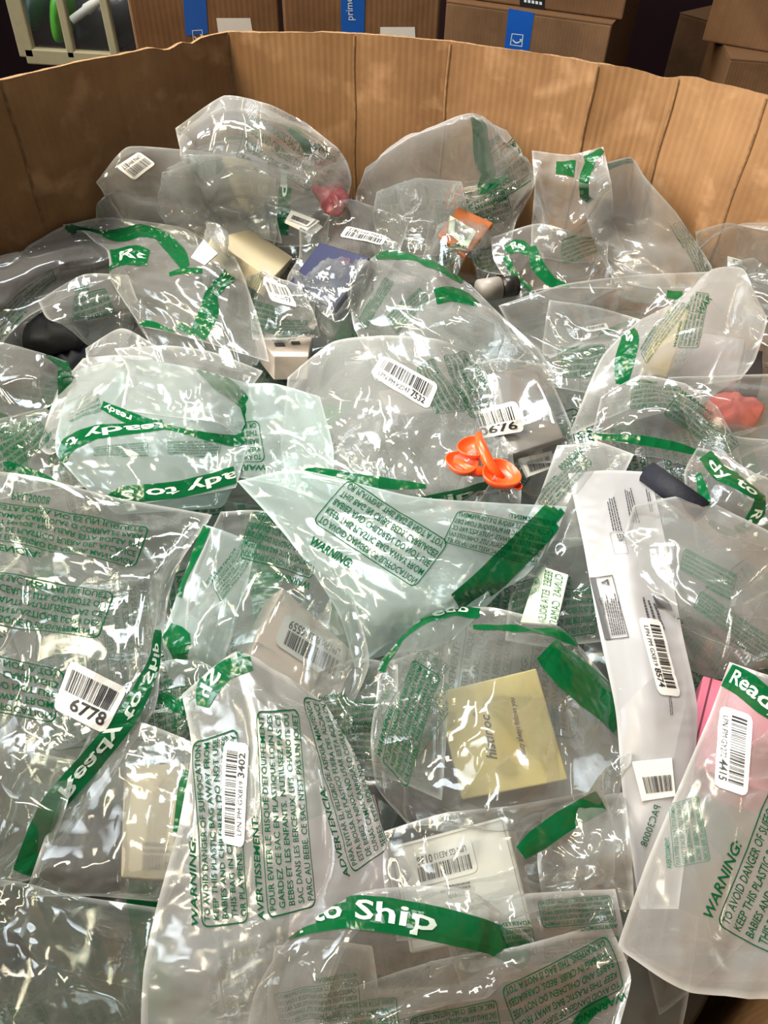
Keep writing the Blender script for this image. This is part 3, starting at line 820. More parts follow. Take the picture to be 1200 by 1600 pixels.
# pallet under it
pal = empty('wooden_pallet', (0, 0.5, 0), 'wooden pallet under the cardboard bin', 'pallet')
m_wood = plain('pallet_wood', srgb(150, 118, 80), .8, noise=.25, scale=20)
for i in range(6): cuboid('deck_board', abox(-.6, .6, -.05+.19*i, .07+.19*i, .022, .039), m_wood, pal)
for x in (-.55, 0, .5): cuboid('runner', abox(x-.03, x+.03, -.05, 1.02, 0, .022), m_wood, pal)

# ---- cartons behind
m_blue = plain('blue_tape', srgb(20, 92, 190), .35, noise=.03); m_dark = plain('black_tape', srgb(26, 26, 28), .35, noise=.03)
m_tapew = plain('tape_print', (.7, .78, .85), .5, noise=0)
def carton(label, pL, pR, z, zlow, depth, from_top=True, hgt=None, group='cartons stacked behind the bin'):
    """pL,pR: pixels of the front edge at height z; the box reaches from zlow to z (from_top) or z to z+hgt"""
    A = unproj(pL[0], pL[1], z); B = unproj(pR[0], pR[1], z); A = A.reshape(3); B = B.reshape(3)
    d = (B-A)/np.linalg.norm(B-A); nrm = np.array([-d[1], d[0], 0])
    lo, hi = (zlow, z) if from_top else (z, z+hgt)
    def pt(p, dd, zz): q = p+nrm*dd; return (q[0], q[1], zz)
    c = ((A+B)/2+nrm*depth/2); c[2] = lo
    e = empty('carton', c, label, 'cardboard box', group)
    V = [pt(A, 0, lo), pt(B, 0, lo), pt(B, depth, lo), pt(A, depth, lo), pt(A, 0, hi-.002), pt(B, 0, hi-.002), pt(B, depth, hi-.002), pt(A, depth, hi-.002)]
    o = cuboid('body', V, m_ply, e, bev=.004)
    L_ = o.data.uv_layers.new(name='flat')
    for pl in o.data.polygons:
        for li in pl.loop_indices:
            v = o.data.vertices[o.data.loops[li].vertex_index].co; L_.data[li].uv = ((v.x*d[0]+v.y*d[1]) if abs(pl.normal.z) < .5 else v.x, v.z if abs(pl.normal.z) < .5 else v.y)
    # two top flaps meeting in the middle
    for s in (0, 1):
        a0, a1 = (0.0, depth/2-.001) if s == 0 else (depth/2+.001, depth)
        cuboid('top_flap', [pt(A, a0, hi-.002), pt(B, a0, hi-.002), pt(B, a1, hi-.002), pt(A, a1, hi-.002), pt(A, a0, hi+.001), pt(B, a0, hi+.001), pt(B, a1, hi+.001), pt(A, a1, hi+.001)], m_ply, e)
    S = PlaneSurf(e, A, -nrm); S.A, S.B = A, B
    return S
def pquad(S, q, mat, name, off=.0008, parent=None):
    V, Fs = grid_quad(2, 2); return emit(S, name, qmap(q, V), Fs, mat, parent or S.o, off)
def tape_mark(S, q, name='tape_print'):
    # arrow-smile mark in a little frame
    arc = [(0.15+.7*i/10, .42-.22*math.sin(PI*i/10)) for i in range(11)]; V, Fs = [], []
    for x, y in arc: V += [(x, y), (x, y+.12)]
    Fs = [[2*i, 2*i+2, 2*i+3, 2*i+1] for i in range(10)]; k = len(V); V += [(.72, .62), (.92, .62), (.88, .35)]; Fs.append([k, k+2, k+1])
    k = len(V); O = [(0, 0), (1, 0), (1, 1), (0, 1)]; I = [(.06, .06), (.94, .06), (.94, .94), (.06, .94)]; V += O+I; Fs += [[k+i, k+(i+1) % 4, k+4+(i+1) % 4, k+4+i] for i in range(4)]
    emit(S, name, qmap(q, np.array(V)), Fs, m_tapew, S.o, .0014)
cA = carton('brown carton with a blue tape strip and a white label, nearest the cream frame', (186, -70), (430, -74), 1.16, .62, .3)
cB = carton('brown carton with blue lettered tape, between two other cartons', (436, -74), (694, -72), 1.16, .62, .3)
cC = carton('brown carton with blue tape, lowest beneath the black-taped carton', (697, 2), (957, 38), .93, .47, .36)
cD = carton('brown carton closed with black tape, resting on the blue-taped carton', (712, -4), (972, 32), .932, .93, .33, False, .2)
zt = .86
cF = carton('brown carton under the upper right corner carton, its top edge showing', (1141, 92), (1330, 106), zt, .43, .3)
cE = carton('brown carton in the upper right corner, resting on another carton', (1096, 64), (1330, 104), zt+.002, zt, .26, False, .22)
cG = carton('shadowed brown carton standing between the two carton stacks', (1062, 20), (1150, 44), .80, .37, .2)
for S, zb in ((cA, .62), (cB, .62), (cC, .47), (cF, .43), (cG, .37)):
    pass
# blue tapes
pquad(cA, [(290, 56), (325, 52), (318, -60), (282, -60)], m_blue, 'blue_tape'); tape_mark(cA, [(302, 66), (318, 64), (316, 46), (300, 47)])
pquad(cA, [(341, 52), (395, 52), (391, 28), (338, 28)], MT['paper'], 'shipping_label')
pquad(cB, [(533, 60), (569, 60), (571, -60), (532, -60)], m_blue, 'blue_tape')
words(cB, 'prime', [(552, 32), (550, -4), (537, -4), (539, 32)], m_tapew, 'tape_print', .0014)
pquad(cB, [(594, 60), (649, 60), (648, 42), (594, 42)], MT['paper'], 'shipping_label')
pquad(cC, [(788, 76), (826, 82), (835, 20), (795, 13)], m_blue, 'blue_tape'); tape_mark(cC, [(797, 70), (816, 73), (818, 54), (800, 52)])
pquad(cD, [(812, 10), (851, 16), (853, -40), (814, -44)], m_dark, 'black_tape')
for k_ in range(5): pquad(cD, [(819+6*k_, 3+k_), (823+6*k_, 3.7+k_), (823+6*k_, -1+k_), (819+6*k_, -1.7+k_)], m_tapew, 'tape_print', .0014)
# lower cartons that carry the upper ones
def under(S, depth, zl, lab, grp='cartons at the foot of the stacks'):
    A, B = S.A.copy(), S.B.copy(); d = (B-A)/np.linalg.norm(B-A); nr = np.array([-d[1], d[0], 0])
    pt = lambda p, dd, zz: tuple((p+nr*dd)[:2])+(zz,)
    c = (A+B)/2+nr*depth/2; c[2] = 0
    V = [pt(A, 0, 0), pt(B, 0, 0), pt(B, depth, 0), pt(A, depth, 0), pt(A, 0, zl), pt(B, 0, zl), pt(B, depth, zl), pt(A, depth, zl)]
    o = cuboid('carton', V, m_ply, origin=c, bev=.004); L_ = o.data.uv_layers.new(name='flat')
    tag(o, lab, 'cardboard box', grp)
for S, dp, zl in ((cA, .3, .618), (cB, .3, .618), (cC, .36, .468), (cF, .3, .428), (cG, .2, .368)):
    under(S, dp, zl, 'brown carton at the foot of a stack behind the bin')

# ---- cream frame with glass, goods behind it
m_cream = plain('cream_paint', srgb(178, 170, 140), .4, noise=.05)
YF = 1.95
fr = empty('glazed_frame', atY(120, 92, YF), 'cream painted metal frame with glass panes and dark bars of goods behind, upper left', 'glazed frame')
def bar(name, p0, p1, w, Y, mat, parent, t=.02):
    a, b = atY(*p0, Y), atY(*p1, Y); d = (b-a)/np.linalg.norm(b-a); s = np.cross(d, [0, 1, 0]); s = s/np.linalg.norm(s)*w/2; y = np.array([0, t/2, 0])
    V = [a-s-y, a+s-y, b+s-y, b-s-y, a-s+y, a+s+y, b+s+y, b-s+y]
    o = mesh(name, V, [[0, 1, 2, 3], [7, 6, 5, 4], [0, 4, 5, 1], [1, 5, 6, 2], [2, 6, 7, 3], [3, 7, 4, 0]], mat, parent); bevel(o, .003); return o
bar('frame_rail', (8, -60), (45, 88), .035, YF, m_cream, fr); bar('frame_rail', (42, 86), (240, 98), .032, YF, m_cream, fr)
bar('frame_rail', (225, -60), (250, 98), .035, YF, m_cream, fr); bar('frame_rail', (8, -60), (230, -66), .035, YF, m_cream, fr)
bar('glazing_bar', (82, -60), (114, 90), .018, YF, m_cream, fr); bar('glazing_bar', (150, -60), (182, 94), .018, YF, m_cream, fr)
m_glass = film('window_glass', milk=0.02, strength=0.0, rough=.05, gl=1.0)
q = [atY(10, -60, YF+.004), atY(44, 88, YF+.004), atY(246, 96, YF+.004), atY(226, -60, YF+.004)]
q2 = [p+np.array([0, .003, 0]) for p in q]
mesh('glass_pane', np.array(q+q2), [[0, 1, 2, 3], [7, 6, 5, 4], [0, 4, 5, 1], [1, 5, 6, 2], [2, 6, 7, 3], [3, 7, 4, 0]], m_glass, fr, uv={'flat': np.zeros((8, 2)), 'unit': np.ones((8, 2))})
def blob(name, pts, Y, t, mat, label, cat):
    """rounded sack-like body: outline in the picture plane at distance Y, puffed by t"""
    P = np.array([atY(*p, Y) for p in pts]); c = P.mean(0); n = len(P); V = []; rings = 7
    for j in range(rings+1):
        a = PI*j/rings; s = math.sin(a)**.7 if 0 < j < rings else 0.02; y = -math.cos(a)*t/2
        V += [c+(p-c)*s+np.array([0, y, 0])+np.array([math.sin(i*5+j)*.004, 0, math.cos(i*7+j)*.004]) for i, p in enumerate(P)]
    F_ = [[j*n+i, j*n+(i+1) % n, (j+1)*n+(i+1) % n, (j+1)*n+i] for j in range(rings) for i in range(n)]
    F_ += [list(range(n))[::-1], list(range(rings*n, rings*n+n))]
    org = c.copy(); org[2] = min(v[2] for v in V)
    o = mesh(name, V, F_, mat, smooth=True, origin=org); s_ = o.modifiers.new('s', 'SUBSURF'); s_.levels = s_.render_levels = 2
    return tag(o, label, cat)
m_gp = plain('bright_green_plastic', srgb(90, 190, 40), .35, bump=.4, scale=30); m_gb = plain('grey_shiny_plastic', srgb(60, 62, 68), .25, bump=.6, scale=20)
blob('green_package', [(78, -40), (118, -40), (112, 30), (113, 66), (92, 72), (80, 44)], YF+.16, .12, m_gp, 'bright green package behind the glass of the cream frame', 'package')
blob('grey_bag', [(115, -40), (235, -40), (235, 70), (150, 86), (112, 60)], YF+.30, .2, m_gb, 'dark grey shiny bag behind the glass of the cream frame', 'bag')
m_teal = plain('muted_teal_plastic', srgb(52, 84, 84), .4, bump=.4, scale=30)
blob('teal_package', [(35, -40), (80, -40), (76, 30), (64, 52), (50, 40)], YF+.2, .14, m_teal, 'muted teal package behind the glass, leftmost in the cream frame', 'package')
a, b = atY(112, 32, YF+.1), atY(158, -2, YF+.12)
def rod(name, pts, r, mat, parent=None, origin=None, seg=12):
    V, F_ = [], []; pts = [np.array(p) for p in pts]
    for i, p in enumerate(pts):
        d = pts[min(i+1, len(pts)-1)]-pts[max(i-1, 0)]; d /= np.linalg.norm(d); s = np.cross(d, [0, 0, 1.]); 
        if np.linalg.norm(s) < .1: s = np.cross(d, [0, 1., 0])
        s /= np.linalg.norm(s); t = np.cross(d, s); rr = r[i] if isinstance(r, (list, tuple)) else r
        V += [p+(s*math.cos(2*PI*k/seg)+t*math.sin(2*PI*k/seg))*rr for k in range(seg)]
    n = len(pts)
    F_ = [[i*seg+k, i*seg+(k+1) % seg, (i+1)*seg+(k+1) % seg, (i+1)*seg+k] for i in range(n-1) for k in range(seg)]+[list(range(seg))[::-1], list(range((n-1)*seg, n*seg))]
    return mesh(name, V, F_, mat, parent, smooth=True, origin=origin)
o = rod('white_tube', [a, a+(b-a)*.45, a+(b-a)*.5, b], [.009, .009, .012, .009], MT['paper'], origin=a); tag(o, 'white tube with a collar leaning behind the cream framed glass', 'tube')

# ================================================================ the pile
# bags lying deeper in the pile
def deep_bags():
    r = np.random.default_rng(3); pts = []
    for gy in range(5):
        for gx in range(5):
            x = -0.46+gx*0.235+r.uniform(-.04, .04)+(0.05 if gy % 2 else 0); y = 0.10+gy*0.215+r.uniform(-.03, .03)
            p = np.array([x, y]); ok = min((p-a)@n for a, n in _wn)
            if ok > 0.03: pts.append((x, y))
    r.shuffle(pts)
    for i, (x, y) in enumerate(pts):
        th = r.uniform(0, 2*PI); a, b = .15, .19
        u = np.linspace(-1, 1, 4); net = np.zeros((4, 4, 3))
        for p in range(4):
            for q in range(4):
                X, Y = u[p]*a+r.normal(0, .008), u[q]*b+r.normal(0, .008)
                net[p, q] = (x+X*math.cos(th)-Y*math.sin(th), y+X*math.sin(th)+Y*math.cos(th), Z0-0.075+r.uniform(0, .03)*(1-max(abs(u[p]), abs(u[q]))**2))
        inwall(net, .02)
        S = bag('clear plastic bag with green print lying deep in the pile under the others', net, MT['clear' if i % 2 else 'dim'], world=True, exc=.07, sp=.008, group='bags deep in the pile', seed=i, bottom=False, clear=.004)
        c = toPix(np.array([[x, y, Z0-.05]]))[0]
        ang = r.uniform(0, 2*PI); d = np.array([math.cos(ang), math.sin(ang)]); e = np.array([-d[1], d[0]])*(1 if r.random() < .5 else -1)
        s = FPX/np.linalg.norm(np.array([x, y, Z0-.05])-EYE)*.001
        for k, w in enumerate(('en', 'fr', 'es')):
            o0 = c+e*(k-1.5)*55*s-d*70*s
            warning(S, w, [o0, o0+d*130*s, o0+e*48*s])
        o0 = c+e*105*s
        band(S, [(*(o0-d*110*s), 24*s), (*(o0), 24*s), (*(o0+d*110*s), 24*s)])


# ---------------------------------------------------------------- goods in the bags
lemon = plain('pale_yellow_card', srgb(226, 208, 142), .45, noise=.03)
rose = plain('rose_white_board', srgb(232, 216, 208), .55, noise=.03, scale=200)
whiteb = plain('white_board', srgb(226, 224, 220), .45, noise=.02)
navy = plain('navy_board', srgb(8, 22, 74), .4, noise=.15, scale=90)
navyd = plain('dark_navy_board', srgb(14, 20, 48), .4, noise=.1)
cream = plain('cream_board', srgb(222, 208, 176), .5, noise=.05, scale=30)
beige = plain('beige_board', srgb(196, 184, 160), .5, noise=.05, scale=30)
orange = plain('orange_silicone', srgb(255, 92, 34), .32, noise=0, coat=.3)
amber = plain('amber_brown_board', srgb(172, 88, 14), .5, noise=.15, scale=60)
blackf = plain('black_cloth', srgb(22, 22, 26), .75, noise=.2, scale=200, bump=.3)
navyf = plain('navy_cloth', srgb(18, 22, 38), .7, noise=.2, scale=200, bump=.3)
pink = plain('pink_board', srgb(246, 130, 160), .5, noise=.05, scale=80)
coral = plain('coral_cloth', srgb(232, 104, 92), .7, noise=.1, scale=120, bump=.3)
mauve = plain('mauve_grey_card', srgb(168, 152, 162), .55, noise=.05)
greyc = plain('grey_plastic', srgb(150, 144, 138), .4, noise=.05)
smoke = plain('smoky_plastic', srgb(128, 114, 104), .25, noise=.15, scale=20, coat=.5)
edged = plain('dark_plastic_edge', srgb(34, 30, 32), .3, noise=.05)
silver = plain('silver_foil', (.55, .55, .56), .22, metal=1.0, bump=1.0, scale=14, noise=.02)
tagc = plain('pale_green_paper', srgb(214, 226, 208), .5, noise=.02)
ochre = plain('ochre_card', srgb(206, 178, 104), .5, noise=.05)
redp = plain('rose_red_plastic', srgb(176, 84, 92), .4, noise=.1)
greyprint = plain('grey_print', (.06, .06, .065), .5, noise=0)
brownprint = plain('faded_print', (.30, .27, .25), .5, noise=0)

def cushion(name, label, cat, pts, z, t, mat, wr=.002, group=None, seed=0, parent=None, up=0.0):
    """soft folded thing: pixel outline on the pile, puffed to thickness t"""
    r = random.Random(seed+5); P = np.array(pts, float); n = 40
    q = np.concatenate([P, P[:1]]); C = []
    Lk = np.sqrt((np.diff(q, axis=0)**2).sum(1)); cs = np.concatenate([[0], np.cumsum(Lk)]); 
    for s in np.linspace(0, cs[-1], n, endpoint=False):
        k = np.searchsorted(cs, s, 'right')-1; C.append(q[k]+(q[k+1]-q[k])*(s-cs[k])/Lk[k])
    C = np.array(C); zz = Z0+z/100
    for _ in range(3):
        X = unproj(C[:, 0], C[:, 1], zz); c = X.mean(0)
        a = hs((X[:, 0]+c[0])/2, (X[:, 1]+c[1])/2, vis()); zz += np.percentile(a+t*.1-zz, 60)+(up if _ == 2 else 0)
    X = unproj(C[:, 0], C[:, 1], zz); c = X.mean(0); V = []; rings = 10
    for j in range(rings+1):
        s = math.sin(PI*(.02+.96*j/rings))**.55; y = math.cos(PI*(.02+.96*j/rings))*t/2
        for i in range(n):
            p = c+(X[i]-c)*s; w = wr*(math.sin(i*.9+j*.8+seed)+math.sin(i*.37-j*1.3))
            V.append(p+np.array([0, 0, y+w*(1 if j < rings/2 else .2)]))
    V = np.array(V); F_ = [[j*n+i, j*n+(i+1) % n, (j+1)*n+(i+1) % n, (j+1)*n+i] for j in range(rings) for i in range(n)]
    F_ = [f[::-1] for f in F_]+[list(range(n)), list(range(rings*n, rings*n+n))[::-1]]
    A = C; area_ = 0.5*np.sum(A[:, 0]*np.roll(A[:, 1], -1)-A[:, 1]*np.roll(A[:, 0], -1))
    if area_ > 0: F_ = [f[::-1] for f in F_]
    org = c.copy(); org[2] = V[:, 2].min()
    o = mesh(name, V, F_, mat, smooth=True, origin=org); tag(o, label, cat, group)
    for k in np.linspace(0, 1, 14): raise_pts(c+(V[:rings*n//2]-c)*k, .0006)
    hclosed(3); o['zz'] = zz; return o

# soft mailers at the very bottom of what can be seen, then the deep bags over them
def deep_goods():
    r = np.random.default_rng(11)
    cols = [plain('grey_mailer', srgb(74, 78, 76), .5, bump=.5, scale=18), plain('black_mailer', srgb(30, 32, 36), .45, bump=.5, scale=18), plain('pale_mailer', srgb(150, 152, 150), .5, bump=.5, scale=18), plain('green_grey_mailer', srgb(48, 66, 56), .5, bump=.5, scale=18)]
    nm = ['grey', 'black', 'pale grey', 'dull green']; k = 0
    for gy in range(5):
        for gx in range(4):
            x = -0.42+gx*0.27+r.uniform(-.03, .03); y = 0.08+gy*0.215+r.uniform(-.02, .02); th = r.uniform(0, PI)
            P = []
            for a in np.linspace(0, 2*PI, 24, endpoint=False):
                q = (abs(math.cos(a))**6+abs(math.sin(a))**6)**(-1/6.); P.append((x+.15*q*math.cos(a)*math.cos(th)-.125*q*math.sin(a)*math.sin(th), y+.15*q*math.cos(a)*math.sin(th)+.125*q*math.sin(a)*math.cos(th), Z0-.09))
            P = np.array(P)[None]; inwall(P, .02); c_ = P[0].mean(0)
            if min((c_[:2]-a)@n for a, n in _wn) < .05: continue
            j = int(r.choice([0, 1, 0, 3, 2, 1], 1)[0])
            o = cushion('mailer', nm[j]+' soft mailer lying deep in the pile, seen only through the bags above', 'mailer', toPix(P[0]), -9, .03, cols[j], group='mailers deep in the pile: '+nm[j], seed=k); k += 1
deep_goods()
deep_bags()

E_ = 'en'
# ---- bags of the lower layer that show between the others
def txt(S, *blocks, mat=None):
    for w, q in blocks: warning(S, w, q, mat)
S = bag('crumpled clear plastic bag peaking in the far left corner of the bin', '275,200,y0.93 350,150,y0.94 420,163,y0.93 478,192,y0.94|285,250,y0.87 350,215,y0.86 430,228,y0.86 530,235,y0.90|310,300,3 380,285,5 455,300,4 548,280,y.93|330,335,2 400,345,2 460,345,2 535,335,2', MT['rear'], exc=.07, lam=.06)
txt(S, ('en', [(365, 240), (480, 300), (520, 215), (410, 150)]), ('es', [(470, 300), (540, 330), (560, 270), (490, 220)]))
band(S, [(452, 205, 14), (475, 225, 14), (482, 238, 8)])
S = bag('large clear plastic bag, tallest of the middle back row, green band at its peak', '572,262,y0.93 640,215,y0.93 735,185,y0.94 792,205,y0.93|560,300,4 640,270,7 740,250,8 832,272,y.92|560,345,2 640,340,4 720,320,5 815,330,4|600,380,1 660,375,1 720,360,2 790,370,1', MT['rear'], exc=.11)
band(S, [(736, 188, 18), (750, 225, 17), (764, 262, 18), (752, 286, 16), (790, 276, 12)])
txt(S, ('fr', [(768, 320), (830, 275), (800, 200), (745, 235)]), ('en', [(690, 370), (800, 340), (785, 280), (680, 300)]))
S = bag('upright clear plastic bag with a green square near its flat open mouth, back row', '832,236,y0.90 890,242,y0.91 942,230,y0.92|836,290,y.86 895,290,y.86 955,290,y.86|832,350,4 900,350,5 960,350,4|830,400,2 900,410,2 980,400,2', MT['rear'], exc=.06)
band(S, [(869, 264, 23), (898, 266, 23)]); band(S, [(925, 245, 14), (914, 275, 16), (912, 300, 14), (922, 316, 12)]); band(S, [(912, 250, 10), (930, 246, 12), (940, 236, 8)])
S = bag('smooth cloudy plastic bag sloping down beside the far right corner of the bin', '922,262,y0.90 985,248,y0.90 1010,280,y0.88 1055,330,y.87|915,320,6 990,310,7 1040,350,6 1085,375,y.86|930,380,3 1000,390,4 1060,400,4 1112,420,3|960,440,1 1020,450,1 1070,450,1 1100,450,1', MT['milky'], exc=.05)
band(S, [(926, 262, 10), (955, 262, 12), (998, 250, 10)]); band(S, [(936, 268, 10), (944, 262, 12)])
txt(S, ('es', [(1070, 345), (1108, 425), (1085, 430), (1045, 350)]))
S = bag('clear plastic bag holding a white slip, against the board at right', '1088,362,y0.84 1140,350,y0.83 1200,362,y.80 1260,372,y.78|1095,400,4 1150,395,4 1210,400,4 1270,410,4|1110,440,2 1160,440,2 1210,450,2 1270,460,2', MT['clear'], exc=.06)
x = boxitem('paper_slip', 'white folded paper slip standing in the bag at the right edge', 'paper', [(1136, 372), (1158, 370), (1160, 412), (1137, 416)], .004, MT['paper'], z=3, rest=False, bev=.0003)
S = bag('clear plastic bag cut by the right edge, in front of the white slip bag', '1168,400,4 1230,390,4 1290,400,4|1165,460,3 1230,460,4 1290,470,4|1172,530,1 1230,550,1 1290,560,1', MT['clear'], exc=.06)
S = bag('clear plastic bag whose raised tip carries an 817 barcode label, by the left board', '150,285,y0.865 200,232,y0.875 300,236,y.89 380,250,y.89|160,312,y.855 235,300,y.86 310,290,y.87 400,300,5|110,350,3 220,340,4 320,350,4 430,360,3|90,385,1 200,390,1 320,400,1 420,400,1', MT['rear'], exc=.06)
sticker(S, [(219, 245), (186, 268), (210, 288), (244, 263)], 'LPN PM', '817', 5)
S = bag('thin clear plastic bag bulging in front of the far left corner', '245,285,5 300,245,y.86 380,250,y.86 430,280,y.88|250,330,4 310,310,6 380,310,6 430,330,5|280,380,2 340,370,3 400,370,3 440,380,2', MT['soft'], exc=.08)
S = bag('crushed clear plastic bag leaning low in front of the middle back row', '590,300,y0.87 650,280,y.87 720,285,y.87|585,340,4 650,330,5 730,335,5|600,395,2 660,400,2 725,395,2', MT['rear'], exc=.12)
S = bag('crushed glossy plastic bag between the raised 817 tip and the far left peak', '255,270,y0.86 330,250,y.86 400,262,y.87|250,320,4 330,315,5 415,320,5|290,385,2 350,395,2 420,380,2', MT['rear'], exc=.12)
x = boxitem('card_pack', 'white card with a grey barcode tucked beside the vertical green band', 'card', [(455, 328), (500, 345), (480, 360), (446, 344)], .004, whiteb, z=1.5, bev=.0003)
sticker(x, [(458, 331), (494, 344), (480, 356), (450, 344)], None, None, 8)
S = bag('clear plastic bag with an upright green band ending in the letters ip', '400,262,5 440,262,5 500,290,4|405,320,4 450,320,4 515,330,3|420,385,1 460,385,1 510,380,1', MT['soft'], exc=.05)
band(S, [(445, 288, 19), (444, 325, 19), (441, 366, 19)], 'Ready to Ship', (-2.6, .28))
x = cushion('rose_pouch', 'rose red soft pouch showing through film behind the navy box', 'pouch', [(488, 296), (525, 300), (548, 312), (532, 335), (508, 330)], 2, .02, redp)
x = boxitem('navy_card_pack', 'small dark navy card pack poking up behind the navy box', 'card', [(548, 306), (582, 330), (590, 352), (556, 345)], .012, navyd, z=2)
x = boxitem('tag_card', 'amber brown card with a pale barcode window, back middle', 'card', [(716, 322), (772, 348), (728, 402), (684, 366)], .006, amber, flat=1.2, z=3, bev=.002, lift=1.5)
pquad(x, [(703, 337), (744, 362), (730, 389), (700, 364)], tagc, 'window_label', .0006); V_, F__ = merge(barcode_parts(.1, .9, .1, .9, 4)); emit(x, 'barcode', qmap([(706, 362), (730, 382), (740, 364), (708, 342)], V_), F__, greyprint, x.o, .0012)
S = bag('clear plastic bag with dense green print around the amber brown card', '690,290,5 760,280,6 815,300,5|670,350,3 740,345,4 800,370,3|660,410,2 720,420,2 790,430,2', MT['bare'], exc=.06)
txt(S, ('en', [(725, 350), (775, 345), (770, 300), (715, 290)]), ('fr', [(690, 420), (745, 440), (760, 410), (695, 390)]), ('es', [(740, 440), (800, 410), (785, 380), (745, 400)]))
x = rod('grey_bottle', [unproj(748, 455, Z0), unproj(780, 450, Z0), unproj(782, 450, Z0)], [.013, .013, .011], greyc, origin=unproj(765, 452, Z0-.02)); tag(x, 'short grey bottle with a black cap lying behind the green-curled bag', 'bottle')
rod('cap', [unproj(782, 450, Z0), unproj(806, 446, Z0)], [.012, .012], edged, x)
S = bag('clear plastic bag with a crumpled green band curled like a hook', '768,372,4 840,350,5 900,365,5 950,380,4|775,410,3 840,400,4 900,400,4 950,410,3|810,460,1 860,450,2 920,450,2 980,450,1', MT['crisp'], exc=.06)
band(S, [(792, 392, 16), (812, 384, 20), (828, 396, 16)], 'Rea', (.2, .8)); band(S, [(792, 402, 10), (806, 430, 10), (830, 452, 10)]); band(S, [(832, 386, 12), (840, 415, 20), (862, 440, 16), (888, 450, 12)])
txt(S, ('fr', [(880, 412), (932, 395), (925, 362), (876, 378)]))
x = boxitem('cream_box', 'cream shallow box left of the navy box', 'box', [(330, 372), (392, 358), (458, 402), (425, 436)], .022, cream, z=3)
x = cushion('black_garment', 'folded black garment in a bag by the left edge', 'garment', [(8, 532), (60, 500), (128, 478), (140, 515), (125, 540), (50, 548)], 1, .035, blackf, up=.018)
cushion('dark_pouch', 'dark grey pouch below the folded black garment', 'pouch', [(60, 545), (130, 525), (150, 560), (110, 580)], 1, .02, navyf, seed=3)
S = bag('broad clear plastic bag rising from the left edge behind the black garment', '-60,415,3 0,400,4 90,352,5 180,350,4|-60,470,3 10,440,4 110,395,4 240,375,3|-60,540,2 0,500,2 60,450,2 210,400,2|-60,610,1 -5,545,1 48,492,1 190,425,1', MT['soft'], exc=.06)
txt(S, ('fr', [(-20, 500), (75, 415), (95, 440), (0, 530)]))
S = bag('clear plastic bag with green print seen behind the black garment', '60,470,2 130,430,3 200,430,3|80,500,2 150,480,2 215,470,2|140,500,1 180,495,1 230,480,1', MT['clear'], exc=.06)
txt(S, ('en', [(110, 520), (185, 500), (160, 440), (120, 455)]))
x = boxitem('navy_box', 'dark navy flat box with a small red ring emblem on its lid', 'box', [(500, 378), (577, 402), (522, 484), (446, 448)], .022, navyd, z=2.5, lid=.5, lidmat=navy, lift=1.3)
# ring emblem
em = []
for r0_, r1_ in ((1.0, .88),):
    a_ = np.linspace(0, 2*PI, 33)[:-1]; V = [(0.5+.5*r0_*math.cos(t), .5+.5*r0_*math.sin(t)) for t in a_]+[(0.5+.5*r1_*math.cos(t), .5+.5*r1_*math.sin(t)) for t in a_]
    em.append((V, [[i, (i+1) % 32, 32+(i+1) % 32, 32+i] for i in range(32)]))
V_, F__ = text_mesh('N'); em.append((np.stack([.33+V_[:, 0]*.5, .25+V_[:, 1]*.65], -1), F__))
V_, F__ = merge(em); emit(x, 'emblem', qmap([(531, 418), (548, 411), (546, 402), (528, 409)], V_), F__, plain('emblem_red', srgb(150, 60, 70), .5), x.o, .0006)
S = bag('clear plastic bag round the navy box with a barcode label above it', '525,322,5 560,315,5 640,345,4|500,360,4 560,365,5 625,390,4|450,430,2 520,440,3 590,460,2|445,490,1 500,510,1 560,515,1', MT['bare'], exc=.015)
sticker(S, [(605, 371), (542, 354), (531, 371), (596, 385)], 'LPN PM', '7812', 11)
x = boxitem('white_carton_box', 'long rose white box with small printed marks, below the navy box', 'box', [(398, 522), (488, 524), (482, 556), (428, 556)], .026, rose, z=1.2)
pquad(x, [(430, 542), (446, 542), (444, 536), (428, 536)], greyprint, 'printed_mark', .0006); pquad(x, [(456, 539), (470, 539), (468, 534), (454, 534)], greyprint, 'printed_mark', .0006)
S = bag('dense green printed plastic bag with a barcode label, just left of the navy box', '385,432,3 420,430,3 470,450,3|390,480,2 430,480,3 490,490,2|395,530,1 440,530,1 500,525,1', MT['clear'], exc=.06)
txt(S, ('en', [(395, 470), (440, 485), (430, 530), (392, 520)]), ('fr', [(440, 500), (480, 500), (480, 525), (430, 528)]), ('es', [(392, 470), (412, 440), (395, 425), (380, 450)]))
sticker(S, [(425, 473), (466, 482), (448, 449), (411, 440)], 'LPN PM', 'FX', 12)
S = bag('clear plastic bag with twisting green bands and a white letter R, upper left', '88,345,5 170,340,5 280,355,5 330,380,4|165,390,4 230,385,5 300,400,5 370,410,4|175,440,3 230,450,4 310,470,4 400,490,2|220,510,2 270,520,2 340,540,2 420,565,1', MT['soft'], exc=.06)
band(S, [(95, 347, 8), (150, 356, 14), (215, 362, 16), (255, 372, 14)]); band(S, [(168, 408, 36), (195, 400, 38), (232, 405, 22)], 'Ready', (.3, 2.2)); band(S, [(250, 372, 20), (275, 395, 24), (290, 422, 14)])
band(S, [(266, 432, 6), (290, 427, 9), (316, 428, 6)]); band(S, [(358, 428, 20), (330, 460, 20), (325, 490, 30), (303, 533, 26)]); band(S, [(217, 515, 16), (232, 510, 26), (272, 520, 8)]); band(S, [(278, 505, 12), (300, 520, 10)])
x = boxitem('white_insert', 'white curved paper insert inside the bag with the letter R', 'paper', [(298, 402), (318, 374), (340, 396), (320, 414)], .002, MT['paper'], z=5, rest=False, bev=.0003)
